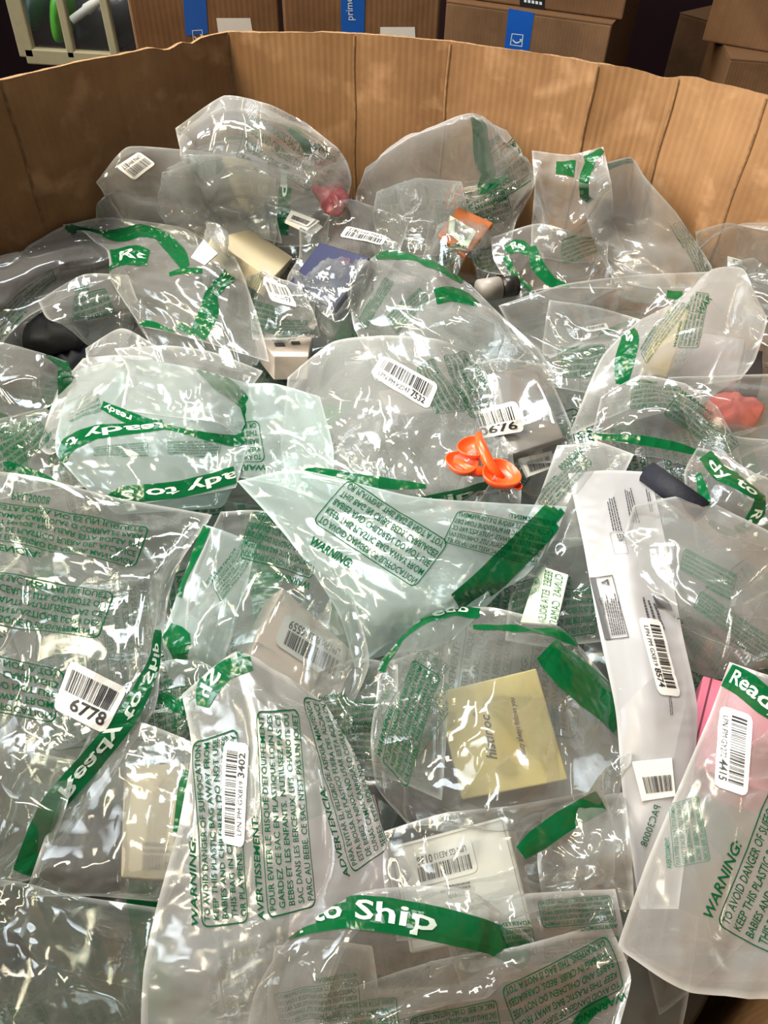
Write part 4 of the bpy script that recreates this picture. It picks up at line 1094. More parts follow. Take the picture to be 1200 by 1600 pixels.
S = bag('large clear plastic bag with a banded rounded end, right of the navy box', '552,440,4 600,392,5 680,410,5 735,445,4|548,480,4 600,450,6 680,450,6 780,490,4|555,515,3 620,510,5 700,520,5 840,545,3|580,560,1 660,570,2 760,590,2 872,600,1', MT['soft'], exc=.06)
band(S, [(590, 405, 14), (630, 396, 18), (675, 412, 18), (722, 440, 12)]); band(S, [(680, 466, 24), (708, 461, 22), (745, 478, 10)])
txt(S, ('en', [(574, 516), (617, 446), (600, 436), (560, 500)]), ('es', [(622, 522), (672, 470), (652, 448), (606, 498)]))
S = bag('crushed glossy plastic bag forming a sharp white peak in the upper middle', '650,480,4 700,462,5 760,480,5 800,520,3|660,520,4 720,505,6 790,530,5 840,560,3|700,570,2 750,560,3 810,580,2 860,610,1', MT['crisp'], exc=.09)
S = bag('crumpled see-through plastic bag with green print in the gap behind the smoky case', '860,470,3 930,480,3 1000,500,3|850,530,2 920,540,3 980,550,3|850,600,1 900,610,1 960,620,1', MT['clear'], exc=.10)
txt(S, ('fr', [(880, 590), (950, 580), (940, 530), (870, 535)]))
x = boxitem('ochre_booklet', 'ochre yellow card pack standing in the tall clear bag at the right', 'card', [(1040, 478), (1078, 484), (1042, 588), (998, 580)], .012, ochre, z=4)
x = boxitem('mauve_pack', 'mauve grey flat pack beside the ochre card pack', 'box', [(1100, 520), (1165, 530), (1150, 590), (1056, 588)], .02, mauve, z=2)
x = boxitem('black_case', 'black case showing at the right edge below the stiff cloudy bag', 'case', [(1168, 545), (1192, 548), (1192, 590), (1160, 588)], .03, edged, z=2)
S = bag('long clear plastic bag drawn taut behind the tall cloudy bag', '780,478,4 880,445,5 1000,430,5 1110,425,4|800,510,3 900,480,4 1000,465,4 1080,470,4|860,560,2 920,530,2 980,510,2 1040,510,2', MT['clear'], exc=.05)
band(S, [(1040, 462, 12), (1064, 464, 14)]); band(S, [(935, 525, 6), (965, 512, 12), (985, 505, 10)])
sticker(S, [(912, 520), (950, 513), (946, 504), (914, 511)], None, None, 6)
S = bag('tall stiff cloudy plastic bag round the ochre card pack', '1075,470,6 1110,422,7 1160,420,7 1185,470,6|1000,500,5 1060,480,6 1130,470,7 1198,500,6|940,560,4 1010,560,5 1090,550,5 1180,560,4|890,680,2 980,640,2 1050,610,2 1158,592,3', MT['milky'], exc=.035)
band(S, [(975, 512, 22), (986, 530, 28), (976, 570, 30), (972, 600, 18)], 'es', (.1, .4))
txt(S, ('es', [(1010, 570), (1078, 478), (1050, 468), (1000, 548)]), ('en', [(1090, 545), (1108, 462), (1075, 456), (1050, 545)]))
words(S, 'WAR', [(1095, 494), (1112, 470), (1104, 462), (1088, 486)], MT['ink'])
cushion('coral_garment', 'coral folded garment in a bag at the right edge', 'garment', [(1105, 622), (1140, 618), (1195, 640), (1180, 668), (1120, 668), (1098, 650)], 2, .025, coral, seed=7)
S = bag('clear plastic bag over the coral garment at the right edge', '1045,590,4 1110,588,4 1200,585,4 1260,590,4|1060,630,3 1130,625,4 1200,630,4 1260,635,3|1110,690,1 1160,680,2 1200,665,2 1260,660,1', MT['bare'], exc=.06)
cushion('navy_garment', 'dark navy folded garment inside the bag at the right', 'garment', [(985, 620), (1020, 612), (1050, 640), (1080, 660), (1040, 675), (985, 660)], 2, .03, navyf, seed=9, up=.008)
x = rod('dark_tube', [unproj(1012, 738, Z0+.015), unproj(1098, 800, Z0+.015)], [.010, .010], navyf, origin=unproj(1040, 770, Z0)); tag(x, 'dark tube lying under the curled green band at the right', 'tube')
x = boxitem('smoky_case', 'smoky clear plastic case with dark edges, in the middle right', 'case', [(742, 588), (836, 572), (882, 684), (796, 712)], .022, edged, flat=1.2, z=1.5, lid=.35, lidmat=smoke, parts=('tray', 'lid'), lift=1.6)
S0 = x
S = bag('clear plastic bag round the smoky case', '715,580,4 780,560,4 850,570,4|740,650,3 800,640,4 890,660,3|770,730,1 830,725,1 900,720,1', MT['bare'], exc=.05)
sticker(S, [(730, 690), (820, 673), (806, 629), (716, 650)], None, '0676', 21)
x = boxitem('label_card', 'white card with a grey barcode between the orange toy and the white pouch', 'card', [(812, 716), (862, 704), (872, 728), (826, 745)], .004, whiteb, z=1, bev=.0003)
V_, F__ = merge(barcode_parts(.1, .9, .1, .8, 14)); emit(x, 'barcode', qmap([(824, 742), (868, 728), (860, 706), (816, 718)], V_), F__, greyprint, x.o, .0006)
S = bag('clear plastic bag over the navy garment, straight green band on its lower edge', '940,620,4 1000,588,5 1070,600,5 1120,635,4|930,660,3 1000,640,5 1080,650,5 1150,690,3|925,685,2 1000,695,3 1080,710,3 1160,730,2', MT['crisp'], exc=.06)
txt(S, ('en', [(1035, 650), (1130, 712), (1165, 685), (1065, 610)]), ('fr', [(985, 640), (1060, 640), (1065, 600), (990, 595)]))
band(S, [(928, 683, 14), (1000, 688, 17), (1060, 700, 15), (1106, 712, 6)])
S = bag('knotted clear plastic bag with a curled green lettered band, right edge', '1090,700,4 1130,710,4 1180,740,4 1240,760,3|1070,740,4 1120,750,5 1170,770,5 1240,800,3|1080,800,3 1120,800,4 1160,800,4 1240,830,2|1120,835,2 1150,840,2 1180,850,2 1240,870,1', MT['crisp'], exc=.08)
band(S, [(1102, 712, 22), (1126, 742, 26), (1160, 762, 20), (1190, 778, 12)], 'dy to', (.1, .9)); band(S, [(1186, 775, 16), (1184, 800, 20), (1165, 822, 16), (1148, 826, 10)], 'Re', (.25, .7)); band(S, [(1092, 742, 8), (1100, 770, 16), (1108, 790, 12)]); band(S, [(1110, 812, 8), (1130, 826, 12), (1150, 834, 10)])
S = bag('clear plastic bag falling over the right edge beside the twisted knot', '1080,640,3 1140,680,3 1240,690,3|1120,700,2 1180,720,2 1250,740,2|1170,780,1 1200,790,1 1260,800,1', MT['clear'], exc=.05)
S = bag('small white crumple of plastic above the two-banded bag at left', '135,545,4 190,515,5 250,545,4|140,575,3 195,565,4 260,580,3|150,610,1 200,610,1 250,610,1', MT['rear'], exc=.12)
# ---- left middle
S = bag('small clear plastic bag with a wide bent green band at the left edge', '-60,540,4 0,535,4 60,550,4 105,565,3|-60,590,4 0,590,5 60,590,5 120,600,3|-60,660,2 0,655,2 50,645,2 100,640,2', MT['crisp'], exc=.06)
band(S, [(72, 556, 16), (100, 568, 28), (104, 600, 30), (98, 632, 22), (75, 642, 12)])
S = bag('clear plastic bag with dense green print, just below the wide bent band', '-60,670,2 0,655,2 60,640,2 110,630,2|-60,720,2 0,710,2 60,700,2 120,690,2|-60,790,1 0,780,1 70,765,1 140,760,1', MT['clear'], exc=.05)
txt(S, ('en', [(0, 750), (80, 690), (50, 640), (-30, 690)]), ('fr', [(80, 745), (140, 700), (110, 650), (70, 690)]))
band(S, [(10, 725, 10), (60, 745, 16), (105, 765, 8)])
S = bag('tinted plastic bag with two Ready to Ship bands one above the other', '120,580,3 200,560,4 300,575,4 390,600,3|95,650,3 180,640,4 290,640,5 395,650,3|90,710,3 190,700,4 290,700,4 385,700,3|160,790,1 230,785,2 300,775,2 368,762,2', MT['teal'], exc=.05)
band(S, [(165, 788, 16), (195, 772, 26), (280, 764, 27), (366, 742, 26)], 'Ready to Ship', (.05, 1.25), flip=True)
band(S, [(95, 725, 12), (112, 695, 24), (150, 677, 24), (210, 668, 22), (255, 664, 14)], 'Ready to', (.1, 1.1), flip=True)
band(S, [(160, 632, 12), (200, 650, 18), (260, 668, 8), (320, 684, 12), (370, 688, 18), (390, 665, 18), (380, 630, 22), (345, 600, 28), (315, 572, 26)], 'ready', (.01, .14), flip=True)
txt(S, ('en', [(232, 692), (150, 700), (150, 716), (234, 714)]), ('fr', [(345, 690), (262, 692), (264, 716), (340, 714)]), ('es', [(110, 660), (160, 640), (150, 600), (105, 630)]))
S = bag('unprinted clear plastic bag lying on top of the two-banded tinted bag', '180,545,5 260,540,5 330,550,4 410,580,3|200,580,5 270,600,6 340,600,5 385,620,3|190,640,4 260,650,5 340,660,5 382,690,2', MT['soft'], exc=.05)
S = bag('smooth plastic bag edge running diagonally in the left middle', '130,560,3 190,555,4 215,575,4|90,610,3 140,610,4 170,640,3|60,700,2 80,710,2 110,690,2', MT['milky'], exc=.03)
# ---- centre
S = bag('plain tinted plastic bag between the two-banded bag and the 7532 bag', '372,600,3 430,600,4 500,620,4|368,680,3 440,680,4 520,700,4|370,745,2 440,760,2 520,790,2', MT['teal'], exc=.035)
txt(S, ('en', [(405, 658), (250, 668), (262, 745), (418, 735)]))
def toy():
    """orange silicone moulds: three shallow cups on a bent strap"""
    e = empty('silicone_mould', unproj(755, 725, Z0+.02), 'bright orange silicone cups on a strap, on the large clear bag in the middle', 'toy')
    z = 0
    for _ in range(4):
        p = unproj(755, 722, Z0+.02+z); z = max(0, hs(p[0:1], p[1:2], vis())[0]-(Z0+.02)+.004)
    zz = Z0+.02+z
    def cup(cx, cy, rx, ry, ang, h, name='cup'):
        c = unproj(cx, cy, zz+h); s = FPX/((c-EYE)@FW); V = []; n = 36
        prof = [(0.0, -.2), (.45, -.25), (.8, -.05), (.95, .28), (1.0, .34), (1.05, .3), (1.04, .1), (.9, -.4), (.5, -.55), (0.0, -.56)]
        for r_, y in prof:
            for k in range(n):
                t = 2*PI*k/n; w = 1+.05*math.sin(3*t+cx)
                a_, b_ = rx*r_*w*math.cos(t)/s, ry*r_*w*math.sin(t)/s*1.25
                V.append(c+np.array([a_*math.cos(ang)-b_*math.sin(ang), a_*math.sin(ang)+b_*math.cos(ang), y*min(rx, ry)/s*.8+.12*a_*math.sin(cx)]))
        m_ = len(prof); F_ = [[j*n+k, j*n+(k+1) % n, (j+1)*n+(k+1) % n, (j+1)*n+k] for j in range(m_-1) for k in range(n)]
        mesh(name, V, [f[::-1] for f in F_], orange, e, smooth=True)
    cup(783, 742, 29, 24, .3, .008); cup(722, 724, 25, 19, -.1, .008); cup(738, 700, 22, 19, -.5, .013); cup(808, 759, 8, 7, 0, .005, 'pull_tab')
    raise_pts(np.array([unproj(x_, y_, zz+.012) for x_, y_ in ((783, 742), (722, 724), (735, 702), (760, 730), (750, 700), (795, 735), (770, 750), (740, 715))]), .001)
    rod('strap', [unproj(748, 678, zz+.016), unproj(750, 695, zz+.016), unproj(758, 712, zz+.014), unproj(768, 732, zz+.008), unproj(785, 748, zz+.004)], [.003, .0045, .005, .005, .003], orange, e)
    rod('strap', [unproj(712, 722, zz+.006), unproj(735, 735, zz+.005), unproj(762, 738, zz+.005)], [.004, .005, .004], orange, e)
    for _ in range(3): hclosed()
x = boxitem('mesh_patch', 'grey speckled fabric swatch under the 7532 label', 'fabric', [(590, 610), (650, 600), (680, 640), (610, 650)], .01, greyc, z=1, bev=.003)
toy()
S = bag('large crinkled clear plastic bag with a 7532 barcode label, beside the orange toy', '450,590,3 520,535,4 600,525,5 680,530,5 735,550,3|445,650,3 530,620,5 610,615,6 700,610,5 765,620,3|440,700,3 530,690,4 610,690,5 700,680,5 785,690,2|455,755,2 540,770,3 630,770,3 720,755,4 812,745,1|480,790,1 560,805,1 640,805,1 725,802,1 815,797,1', MT['rear'], exc=.055, lam=.05)
band(S, [(468, 742, 12), (500, 742, 22), (560, 750, 22), (620, 755, 16), (665, 758, 6)]); band(S, [(470, 752, 16), (495, 775, 26), (540, 790, 18), (620, 790, 20), (700, 775, 22), (770, 762, 10)], 'Ready to Ship', (.02, .9))
sticker(S, [(580, 590), (668, 642), (684, 604), (598, 560)], 'LPN PM KZ247', '7532', 31)
txt(S, ('fr', [(735, 655), (690, 560), (735, 545), (790, 640)]), ('es', [(680, 650), (650, 580), (680, 560), (740, 640)]))
words(S, 'PAC50008', [(722, 585), (732, 618), (740, 615), (730, 582)], MT['ink'])
sticker(S, [(806, 783), (742, 770), (736, 779), (796, 794)], 'LPN PM', None, 33)
# ---- white printed pouch with its label
S = bag('pale plastic bag corner with green print, between smoky case and white pouch', '870,700,2 930,690,3 990,710,3|840,780,2 900,770,3 960,770,2|800,850,1 860,860,1 920,850,1', MT['milky'], exc=.03)
txt(S, ('es', [(860, 800), (925, 725), (900, 705), (835, 780)]))
words(S, 'PAC50008', [(905, 702), (872, 730), (880, 738), (912, 710)], MT['ink'])
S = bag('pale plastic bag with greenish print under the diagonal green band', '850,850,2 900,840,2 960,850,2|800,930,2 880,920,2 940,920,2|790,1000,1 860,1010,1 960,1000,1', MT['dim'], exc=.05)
txt(S, ('en', [(850, 1000), (930, 990), (925, 900), (860, 900)]), ('fr', [(800, 980), (850, 960), (840, 890), (800, 900)]))
x = boxitem('printed_tag', 'pale green paper tag with green lettering, left of the white pouch', 'tag', [(842, 883), (888, 898), (870, 976), (813, 972)], .002, tagc, z=1.5, bev=.0003)
words(x, 'CUNAS  CAMAS', [(880, 900), (872, 975), (856, 974), (866, 895)], MT['ink'], off=.001); words(x, 'BEBES  ESTA BOLSA', [(864, 895), (852, 975), (838, 974), (850, 890)], MT['ink'], off=.001)
MT['pouch'] = film('pale_pouch_film', tint=(.9, .9, .92), milk=.62, white=(.76, .76, .80), strength=.3, scale=16, rough=.3, gl=.8)
S = bag('long white pouch with small black print, two line boxes and an 8574 barcode label', '888,740,3 950,735,3 1015,738,3|912,850,3 980,845,4 1040,850,3|935,980,3 1000,980,4 1065,985,3|960,1110,3 1020,1110,4 1090,1110,3|975,1260,2 1020,1260,2 1080,1260,2|1000,1420,1 1020,1420,1 1060,1420,1', MT['pouch'], exc=.025, lam=.08, name='white_pouch', cat='pouch')
def lines(S, q, n, mat, seed=0, name='fine_print'):
    """rows of tiny unreadable print"""
    r = random.Random(seed); parts = []
    for k in range(n):
        y = 1-(k+.8)/n; x = 0.02; e = r.uniform(.75, 1)
        while x < e:
            w = r.uniform(.03, .10); w = min(w, e-x); parts.append(([(x, y), (x+w, y), (x+w, y+.45/n), (x, y+.45/n)], [[0, 1, 2, 3]])); x += w+.015
    V, Fs = merge(parts); emit(S, name, qmap(q, V), Fs, mat, S.o, .0008)
def frame(S, q, mat, t=(.01, .02), name='printed_frame'):
    P = subdiv_poly([(0, 0), (1, 0), (1, 1), (0, 1)], .12); c = np.array([.5, .5]); Q = c+(P-c)*(1-2*np.array(t)); n = len(P)
    emit(S, name, qmap(q, np.concatenate([P, Q])), [[i, (i+1) % n, n+(i+1) % n, n+i] for i in range(n)], mat, S.o, .0008)
lines(S, [(973, 832), (958, 770), (945, 773), (957, 832)], 4, MT['black'], 1); lines(S, [(1000, 820), (985, 762), (974, 766), (983, 818)], 4, MT['black'], 2)
words(S, 'REF', [(976, 846), (973, 834), (962, 836), (966, 848)], MT['black']); frame(S, [(982, 866), (974, 832), (953, 834), (961, 867)], MT['black'])
frame(S, [(983, 998), (958, 900), (922, 903), (948, 1002)], MT['black'], (.012, .03)); lines(S, [(979, 994), (965, 925), (942, 928), (956, 996)], 7, MT['black'], 3)
pquad(S, [(955, 1000), (946, 1001), (922, 904), (931, 903)], greyprint, 'printed_bar', .0009); words(S, 'WARNING', [(948, 962), (942, 935), (936, 937), (942, 963)], MT['black'], off=.0012)
tri = subdiv_poly([(0.1, .1), (.9, .1), (.5, .9)], .1); emit(S, 'warning_sign', qmap([(955, 916), (952, 904), (936, 906), (939, 918)], np.concatenate([tri, .5*tri+.22])), [[i, (i+1) % len(tri), len(tri)+(i+1) % len(tri), len(tri)+i] for i in range(len(tri))], MT['black'], S.o, .001)
lines(S, [(1020, 800), (1012, 760), (1006, 762), (1014, 802)], 2, MT['black'], 5); lines(S, [(1040, 985), (1018, 930), (1000, 932), (1010, 985)], 3, greyprint, 6)
pquad(S, [(1050, 955), (1025, 950), (1018, 930), (1040, 934)], greyprint, 'printed_bar', .0009); lines(S, [(1050, 1120), (1045, 1085), (1040, 1086), (1044, 1122)], 2, MT['black'], 8)
sticker(S, [(996, 966), (1026, 1089), (1062, 1091), (1031, 970)], 'LPN PM GX819', '8574', 41)
words(S, 'PAC30008', [(1030, 1262), (1008, 1325), (996, 1320), (1018, 1258)], MT['ink'])
S = bag('clear plastic bag bulging over the right side of the white pouch', '990,790,4 1080,775,4 1160,810,4 1240,850,3|975,850,4 1060,850,5 1150,880,5 1240,920,3|985,920,3 1060,950,4 1130,980,4 1240,1010,2|1010,935,2 1080,985,2 1140,1010,2 1240,1045,1', MT['soft'], exc=.06)
txt(S, ('fr', [(1210, 1000), (1095, 925), (1080, 955), (1200, 1035)]), ('es', [(1150, 900), (1070, 860), (1060, 900), (1140, 940)]), mat=MT['inkpale'])
words(S, 'SOO', [(1043, 964), (1070, 972), (1066, 962), (1042, 954)], MT['ink'])
x = boxitem('pink_box', 'bright pink box with a split edge under the cloudy 4415 bag', 'box', [(1099, 1055), (1210, 1088), (1208, 1240), (1066, 1192)], .03, pink, z=3, lid=.5, lift=3.2, flat=3)
seamc = plain('pink_seam', srgb(120, 50, 72), .6)
pquad(x, [(1087, 1168), (1084, 1167), (1110, 1060), (1113, 1061)], seamc, 'lid_seam', .0004)
x = boxitem('label_sheet', 'white barcode slip under film, below the 8574 label', 'paper', [(988, 1190), (1050, 1184), (1056, 1244), (1004, 1252)], .0015, whiteb, z=3.2, bev=.0003)
V_, F__ = merge(barcode_parts(.1, .95, .1, .6, 17)); emit(x, 'barcode', qmap([(1006, 1246), (1054, 1240), (1050, 1190), (992, 1194)], V_), F__, MT['black'], x.o, .0006)
# ---- lower left
x = boxitem('beige_box', 'beige box with faint barcode print, deep in the lower left', 'box', [(193, 1196), (297, 1192), (262, 1376), (188, 1371)], .026, beige, z=-1, lift=0.4)
V_, F__ = merge(barcode_parts(.0, 1, .0, 1, 18)); emit(x, 'barcode', qmap([(222, 1359), (264, 1359), (266, 1336), (223, 1335)], V_), F__, brownprint, x.o, .0006); lines(x, [(222, 1333), (270, 1334), (272, 1314), (224, 1312)], 2, brownprint, 9)
cushion('grey_pouch', 'shiny dark grey pouch in the lower left under crumpled film', 'pouch', [(80, 1290), (180, 1260), (195, 1380), (120, 1400), (60, 1370)], -1, .03, m_gb, seed=4)
cushion('black_cable_bag', 'black lump at the left edge near the bottom', 'package', [(-40, 1450), (30, 1460), (45, 1490), (20, 1510), (-40, 1520)], -1, .03, blackf, seed=5)
S = bag('clear plastic bag over the beige box, green band at its right side', '150,1130,2 220,1130,3 300,1160,3|100,1230,2 200,1230,3 310,1260,3|60,1340,2 180,1340,3 290,1340,3|40,1400,1 150,1400,2 260,1410,1', MT['clear'], exc=.06)
band(S, [(289, 1206, 8), (284, 1240, 16), (272, 1300, 8)])
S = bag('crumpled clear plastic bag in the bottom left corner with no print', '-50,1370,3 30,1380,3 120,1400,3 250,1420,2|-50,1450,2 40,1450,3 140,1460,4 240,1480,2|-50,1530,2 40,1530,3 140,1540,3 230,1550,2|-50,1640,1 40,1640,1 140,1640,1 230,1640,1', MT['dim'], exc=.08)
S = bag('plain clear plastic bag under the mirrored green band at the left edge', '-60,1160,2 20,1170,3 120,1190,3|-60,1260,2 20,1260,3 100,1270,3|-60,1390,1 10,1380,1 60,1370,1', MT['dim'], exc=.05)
S = bag('large clear plastic bag with mirrored warning text and a 6778 barcode label', '-80,730,4 50,745,4 190,780,4 330,805,3|-80,850,4 50,860,5 170,880,5 275,890,3|-80,980,4 40,980,5 160,990,5 252,1000,3|-80,1120,3 30,1110,4 130,1130,4 240,1110,3|-80,1240,2 0,1240,3 70,1240,3 150,1240,2|-80,1400,1 -30,1390,1 0,1385,1 45,1375,1', MT['crisp'], exc=.055, lam=.05)
txt(S, ('es', [(-60, 770), (232, 826), (205, 900), (-80, 850)]), ('fr', [(-110, 872), (178, 930), (148, 1020), (-135, 975)]), ('en', [(-190, 985), (105, 1052), (85, 1150), (-200, 1095)]))
words(S, 'PAC50008', [(18, 765), (78, 776), (75, 790), (15, 779)], MT['ink'])
sticker(S, [(86, 1110), (161, 1147), (199, 1076), (112, 1035)], None, '6778', 51)
band(S, [(36, 1362, 30), (80, 1262, 36), (140, 1190, 36), (200, 1115, 32), (238, 1040, 22), (247, 985, 10)], 'Ready to Ship', (.25, .92), mirror=True)
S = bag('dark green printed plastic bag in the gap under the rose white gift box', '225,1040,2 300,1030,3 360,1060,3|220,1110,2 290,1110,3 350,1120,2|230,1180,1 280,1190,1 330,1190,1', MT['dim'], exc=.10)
txt(S, ('en', [(240, 1150), (320, 1130), (310, 1060), (235, 1070)]), ('fr', [(300, 1180), (350, 1110), (320, 1080), (270, 1130)]))
band(S, [(250, 1090, 16), (285, 1105, 22), (320, 1100, 14)])
# ---- gift box bag
S = bag('narrow tinted plastic bag with green band pieces, left of the rose white box', '318,820,4 350,830,4 400,850,3|280,920,3 330,930,4 380,940,3|255,1000,3 300,1010,4 350,1030,3|262,1055,1 300,1060,1 340,1070,1', MT['teal'], exc=.04)
band(S, [(322, 824, 16), (300, 875, 20), (276, 930, 16)]); band(S, [(262, 985, 26), (280, 1000, 40), (284, 1030, 20)])
words(S, '8x14', [(322, 912), (334, 893), (342, 897), (330, 916)], MT['ink'])
x = boxitem('gift_box', 'rose white square gift box with a 6559 barcode label', 'box', [(442, 918), (557, 1022), (522, 1112), (386, 1030)], .030, rose, flat=.5, z=2, lid=.55, lift=1.2)
sticker(x, [(543, 1014), (446, 958), (427, 1005), (526, 1071)], 'LPN PM FX231', '6559', 3)
x6 = x
S = bag('clear plastic bag holding the rose white gift box, WARNING printed above the box', '345,800,4 420,800,4 520,850,4|300,900,4 410,880,6 560,960,5|290,1000,3 380,960,6 575,1040,4|330,1060,1 430,1100,3 530,1140,1', MT['bare'], exc=.045)
txt(S, ('en', [(500, 830), (395, 800), (370, 888), (482, 925)]), ('es', [(350, 945), (432, 815), (405, 798), (330, 910)]))
S = bag('tinted plastic bag with WARNING print and a dark green diagonal band', '372,752,5 470,735,5 640,775,5 760,785,4 885,792,3|425,810,5 520,800,6 640,810,6 750,820,6 860,850,3|480,880,5 560,870,6 650,870,6 740,880,5 820,900,3|530,960,4 590,950,5 650,945,5 700,940,5 760,935,3|556,1044,2 600,1010,3 640,985,3 675,972,3 695,966,2', MT['teal'], exc=.04, lam=.06)
words(S, 'WARNING:', [(484, 851), (548, 889), (556, 876), (492, 838)], MT['ink'], 'warning_title', shear=.25, bold=.03)
warning(S, 'en', [(545, 750), (700, 850), (635, 935), (478, 832)], title=False)
txt(S, ('fr', [(840, 885), (690, 850), (720, 790), (870, 815)]))
band(S, [(874, 795, 40), (835, 835, 44), (770, 900, 46), (715, 945, 40)])
# ---- yellow box bag
cushion('dark_pouch', 'dark pouch half hidden beside the yellow box', 'pouch', [(600, 1180), (680, 1120), (720, 1240), (650, 1290)], -1, .03, blackf, seed=11)
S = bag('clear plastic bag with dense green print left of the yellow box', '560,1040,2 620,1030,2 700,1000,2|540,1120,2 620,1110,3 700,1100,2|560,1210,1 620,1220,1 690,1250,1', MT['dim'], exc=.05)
txt(S, ('en', [(650, 1190), (735, 1060), (640, 1010), (580, 1120)]), ('fr', [(560, 1130), (600, 1090), (570, 1030), (520, 1080)]))
S = bag('crumpled plastic bag with dense green print between the gift box and the yellow box', '500,1050,3 560,1030,3 620,1040,3|480,1110,2 550,1100,3 620,1110,3|500,1180,1 560,1190,1 610,1200,1', MT['clear'], exc=.11)
txt(S, ('es', [(500, 1150), (600, 1140), (590, 1080), (495, 1090)]), ('en', [(540, 1180), (610, 1190), (615, 1130), (550, 1125)]))
x = boxitem('jewellery_box', 'pale yellow square box with handwritten style lettering', 'box', [(681, 1082), (838, 1044), (888, 1218), (722, 1250)], .024, lemon, z=2, lift=0.8)
words(x, 'histinoc', [(777, 1187), (764, 1115), (748, 1118), (758, 1188)], greyprint, 'lid_lettering', .0005, shear=.3, bold=.015)
words(x, 'Beauty always follows you', [(823, 1187), (803, 1089), (794, 1091), (812, 1188)], greyprint, 'lid_lettering', .0005, shear=.4, bold=.01)
words(x, '(R)', [(744, 1119), (742, 1113), (737, 1114), (739, 1120)], greyprint, 'lid_lettering', .0005)
S = bag('glossy clear plastic bag round the yellow box, wide green band at its corner', '592,1035,3 670,960,4 765,950,4 870,978,4 915,1020,3|590,1080,3 670,1060,5 770,1040,6 870,1040,5 985,1115,2|580,1150,3 670,1150,5 780,1140,6 880,1150,5 975,1190,2|590,1230,2 670,1230,4 780,1240,5 880,1230,4 960,1270,2|640,1290,1 700,1290,2 780,1300,2 850,1290,2 900,1290,1', MT['crisp'], exc=.07, lam=.045)
band(S, [(852, 1018, 44), (905, 1068, 56), (972, 1126, 44)]); band(S, [(740, 982, 8), (800, 984, 10), (860, 992, 14), (900, 1010, 10)])
txt(S, ('en', [(640, 1230), (690, 1060), (640, 1030), (590, 1180)]))
band(S, [(598, 1050, 12), (612, 1012, 18), (655, 975, 18), (705, 955, 24), (750, 958, 20)], 'edb', (.6, .9))
# ---- bottom
cushion('silver_pouch', 'silver foil pouch beside the white box, lower right', 'pouch', [(838, 1395), (900, 1340), (960, 1370), (965, 1410), (850, 1430)], -1, .02, silver, seed=6)
S = bag('crushed shiny plastic bag filling the gap between the white box and white pouch', '850,1270,3 910,1250,3 975,1240,2|840,1340,2 910,1340,3 985,1330,3|850,1420,1 920,1420,1 990,1420,1', MT['rear'], exc=.12)
x = boxitem('white_box', 'white lidded box with 0136 and barcode print, near the bottom', 'box', [(612, 1322), (789, 1275), (832, 1450), (640, 1490)], .026, whiteb, z=1, lid=.6, lift=0.8)
sticker(x, [(736, 1311), (640, 1337), (650, 1388), (748, 1362)], 'LPN GS AE313', '0136', 61, off=.0005)
frame(x, [(618, 1326), (785, 1281), (827, 1446), (645, 1484)], brownprint, (.006, .006), 'lid_rim_line'); lines(x, [(735, 1376), (680, 1386), (682, 1398), (738, 1388)], 2, greyprint, 12, 'fine_print')
words(x, 'FANCI FASHION RING', [(733, 1382), (690, 1390), (692, 1396), (734, 1388)], greyprint, off=.0005); words(x, 'X004VB', [(730, 1392), (700, 1398), (702, 1406), (732, 1400)], greyprint, off=.0005)
S = bag('clear plastic bag round the white box, plain green band crossing its right end', '600,1300,3 700,1270,4 800,1260,4 940,1235,3|600,1380,3 700,1350,4 820,1330,4 960,1290,2|620,1470,2 720,1460,3 850,1420,2 960,1370,1', MT['bare'], exc=.06)
band(S, [(812, 1335, 22), (838, 1315, 34), (880, 1285, 36), (938, 1252, 36)])
S = bag('clear plastic bag with crushed green print right of the white box', '690,1430,2 800,1400,3 960,1390,2|700,1480,2 800,1460,3 970,1440,2|720,1540,1 820,1530,1 980,1500,1', MT['clear'], exc=.08)
txt(S, ('fr', [(950, 1400), (840, 1410), (850, 1460), (960, 1450)]), ('es', [(840, 1490), (720, 1500), (700, 1450), (830, 1440)]), ('en', [(960, 1460), (850, 1470), (850, 1500), (960, 1500)]))
x = boxitem('mauve_card', 'mauve grey card in the bag with the 3402 label', 'card', [(458, 1290), (585, 1240), (622, 1400), (450, 1470)], .006, mauve, flat=1.2, z=1, bev=.0005)
V_, F__ = merge(barcode_parts(.0, 1, .0, 1, 19)); emit(x, 'barcode', qmap([(535, 1260), (520, 1215), (508, 1219), (523, 1264)], V_), F__, brownprint, x.o, .0006)
S = bag('clear plastic bag along the bottom edge with green print upside down', '560,1540,2 680,1500,2 800,1480,3 950,1440,2|500,1600,2 650,1570,3 800,1560,3 985,1530,2|500,1660,1 650,1650,1 800,1650,1 960,1640,1', MT['clear'], exc=.06)
txt(S, ('en', [(945, 1462), (782, 1545), (822, 1650), (985, 1560)]), ('fr', [(775, 1560), (640, 1590), (650, 1660), (790, 1650)]), ('es', [(620, 1560), (480, 1580), (480, 1650), (630, 1640)]))
band(S, [(902, 1610, 20), (925, 1580, 24), (955, 1560, 14)])
S = bag('long cloudy plastic bag with three warning boxes and a 3402 barcode label', '285,1085,4 370,1020,5 450,1058,4 510,1102,3|300,1170,4 390,1160,5 480,1160,5 560,1190,3|280,1290,4 380,1280,5 490,1270,5 600,1300,3|245,1420,3 360,1420,4 480,1410,4 640,1370,2|225,1520,3 340,1520,4 440,1510,3 540,1480,1|220,1660,2 320,1660,2 400,1660,2 480,1660,1', MT['milky'], exc=.045, lam=.06)
txt(S, ('en', [(388, 1440), (372, 1140), (285, 1165), (300, 1450)]), ('fr', [(492, 1415), (465, 1110), (385, 1115), (402, 1440)]), ('es', [(606, 1325), (535, 1100), (455, 1090), (535, 1375)]))
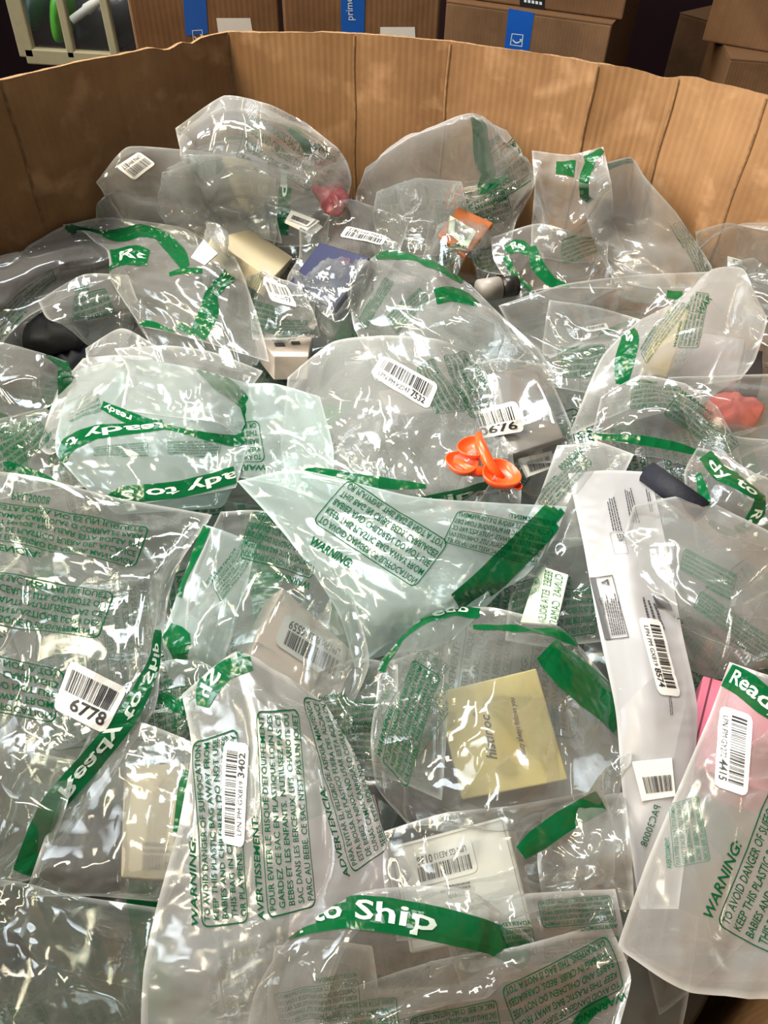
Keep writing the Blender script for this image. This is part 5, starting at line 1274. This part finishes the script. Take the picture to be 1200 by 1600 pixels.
words(S, 'PAC50008', [(616, 1318), (597, 1240), (588, 1242), (606, 1320)], MT['ink'])
band(S, [(392, 1036, 30), (350, 1046, 44), (325, 1080, 36), (318, 1105, 20)], 'Sh', (.4, .8), mirror=True)
sticker(S, [(383, 1325), (390, 1165), (352, 1160), (347, 1316)], 'LPN PM GX819', '3402', 71)
S = bag('crumpled clear plastic bag at the bottom edge beside the long cloudy bag', '430,1480,3 500,1470,3 580,1480,3|420,1550,2 500,1550,3 590,1550,2|420,1640,1 500,1640,1 590,1640,1', MT['clear'], exc=.11)
txt(S, ('fr', [(560, 1580), (440, 1600), (430, 1540), (555, 1520)]))
S = bag('clear plastic bag with to Ship on a wide green band, bottom middle', '470,1450,3 560,1395,4 660,1385,4 740,1395,4 835,1470,2|440,1480,3 540,1450,5 650,1450,5 750,1470,4 820,1510,2|400,1550,2 500,1530,4 620,1530,4 720,1530,3 790,1530,1|380,1640,1 480,1640,2 600,1600,2 700,1570,2 760,1560,1', MT['clear'], exc=.05)
band(S, [(448, 1462, 24), (485, 1438, 48), (540, 1428, 50), (610, 1434, 50), (700, 1450, 50), (770, 1468, 46), (832, 1500, 40)], 'Ready to Ship', (-.24, .63))
S = bag('smooth cloudy plastic bag over the pink box with a 4415 barcode label', '1140,1035,4 1200,1055,5 1290,1080,5|1108,1120,4 1180,1130,6 1290,1150,5|1074,1200,4 1160,1220,5 1290,1230,4|1010,1350,3 1130,1350,4 1290,1350,3|965,1482,2 1080,1550,2 1290,1560,2', MT['milky'], exc=.03, lam=.08)
band(S, [(1136, 1056, 38), (1165, 1072, 42), (1205, 1106, 42), (1280, 1150, 42)], 'Ready', (.08, .8))
sticker(S, [(1127, 1105), (1117, 1229), (1165, 1246), (1177, 1122)], 'LPN PM GY272', '4415', 81)
txt(S, ('en', [(1222, 1500), (1310, 1270), (1188, 1190), (1096, 1430)])); txt(S, ('fr', [(1110, 1345), (1092, 1245), (1035, 1260), (1042, 1358)]), mat=MT['inkpale'])
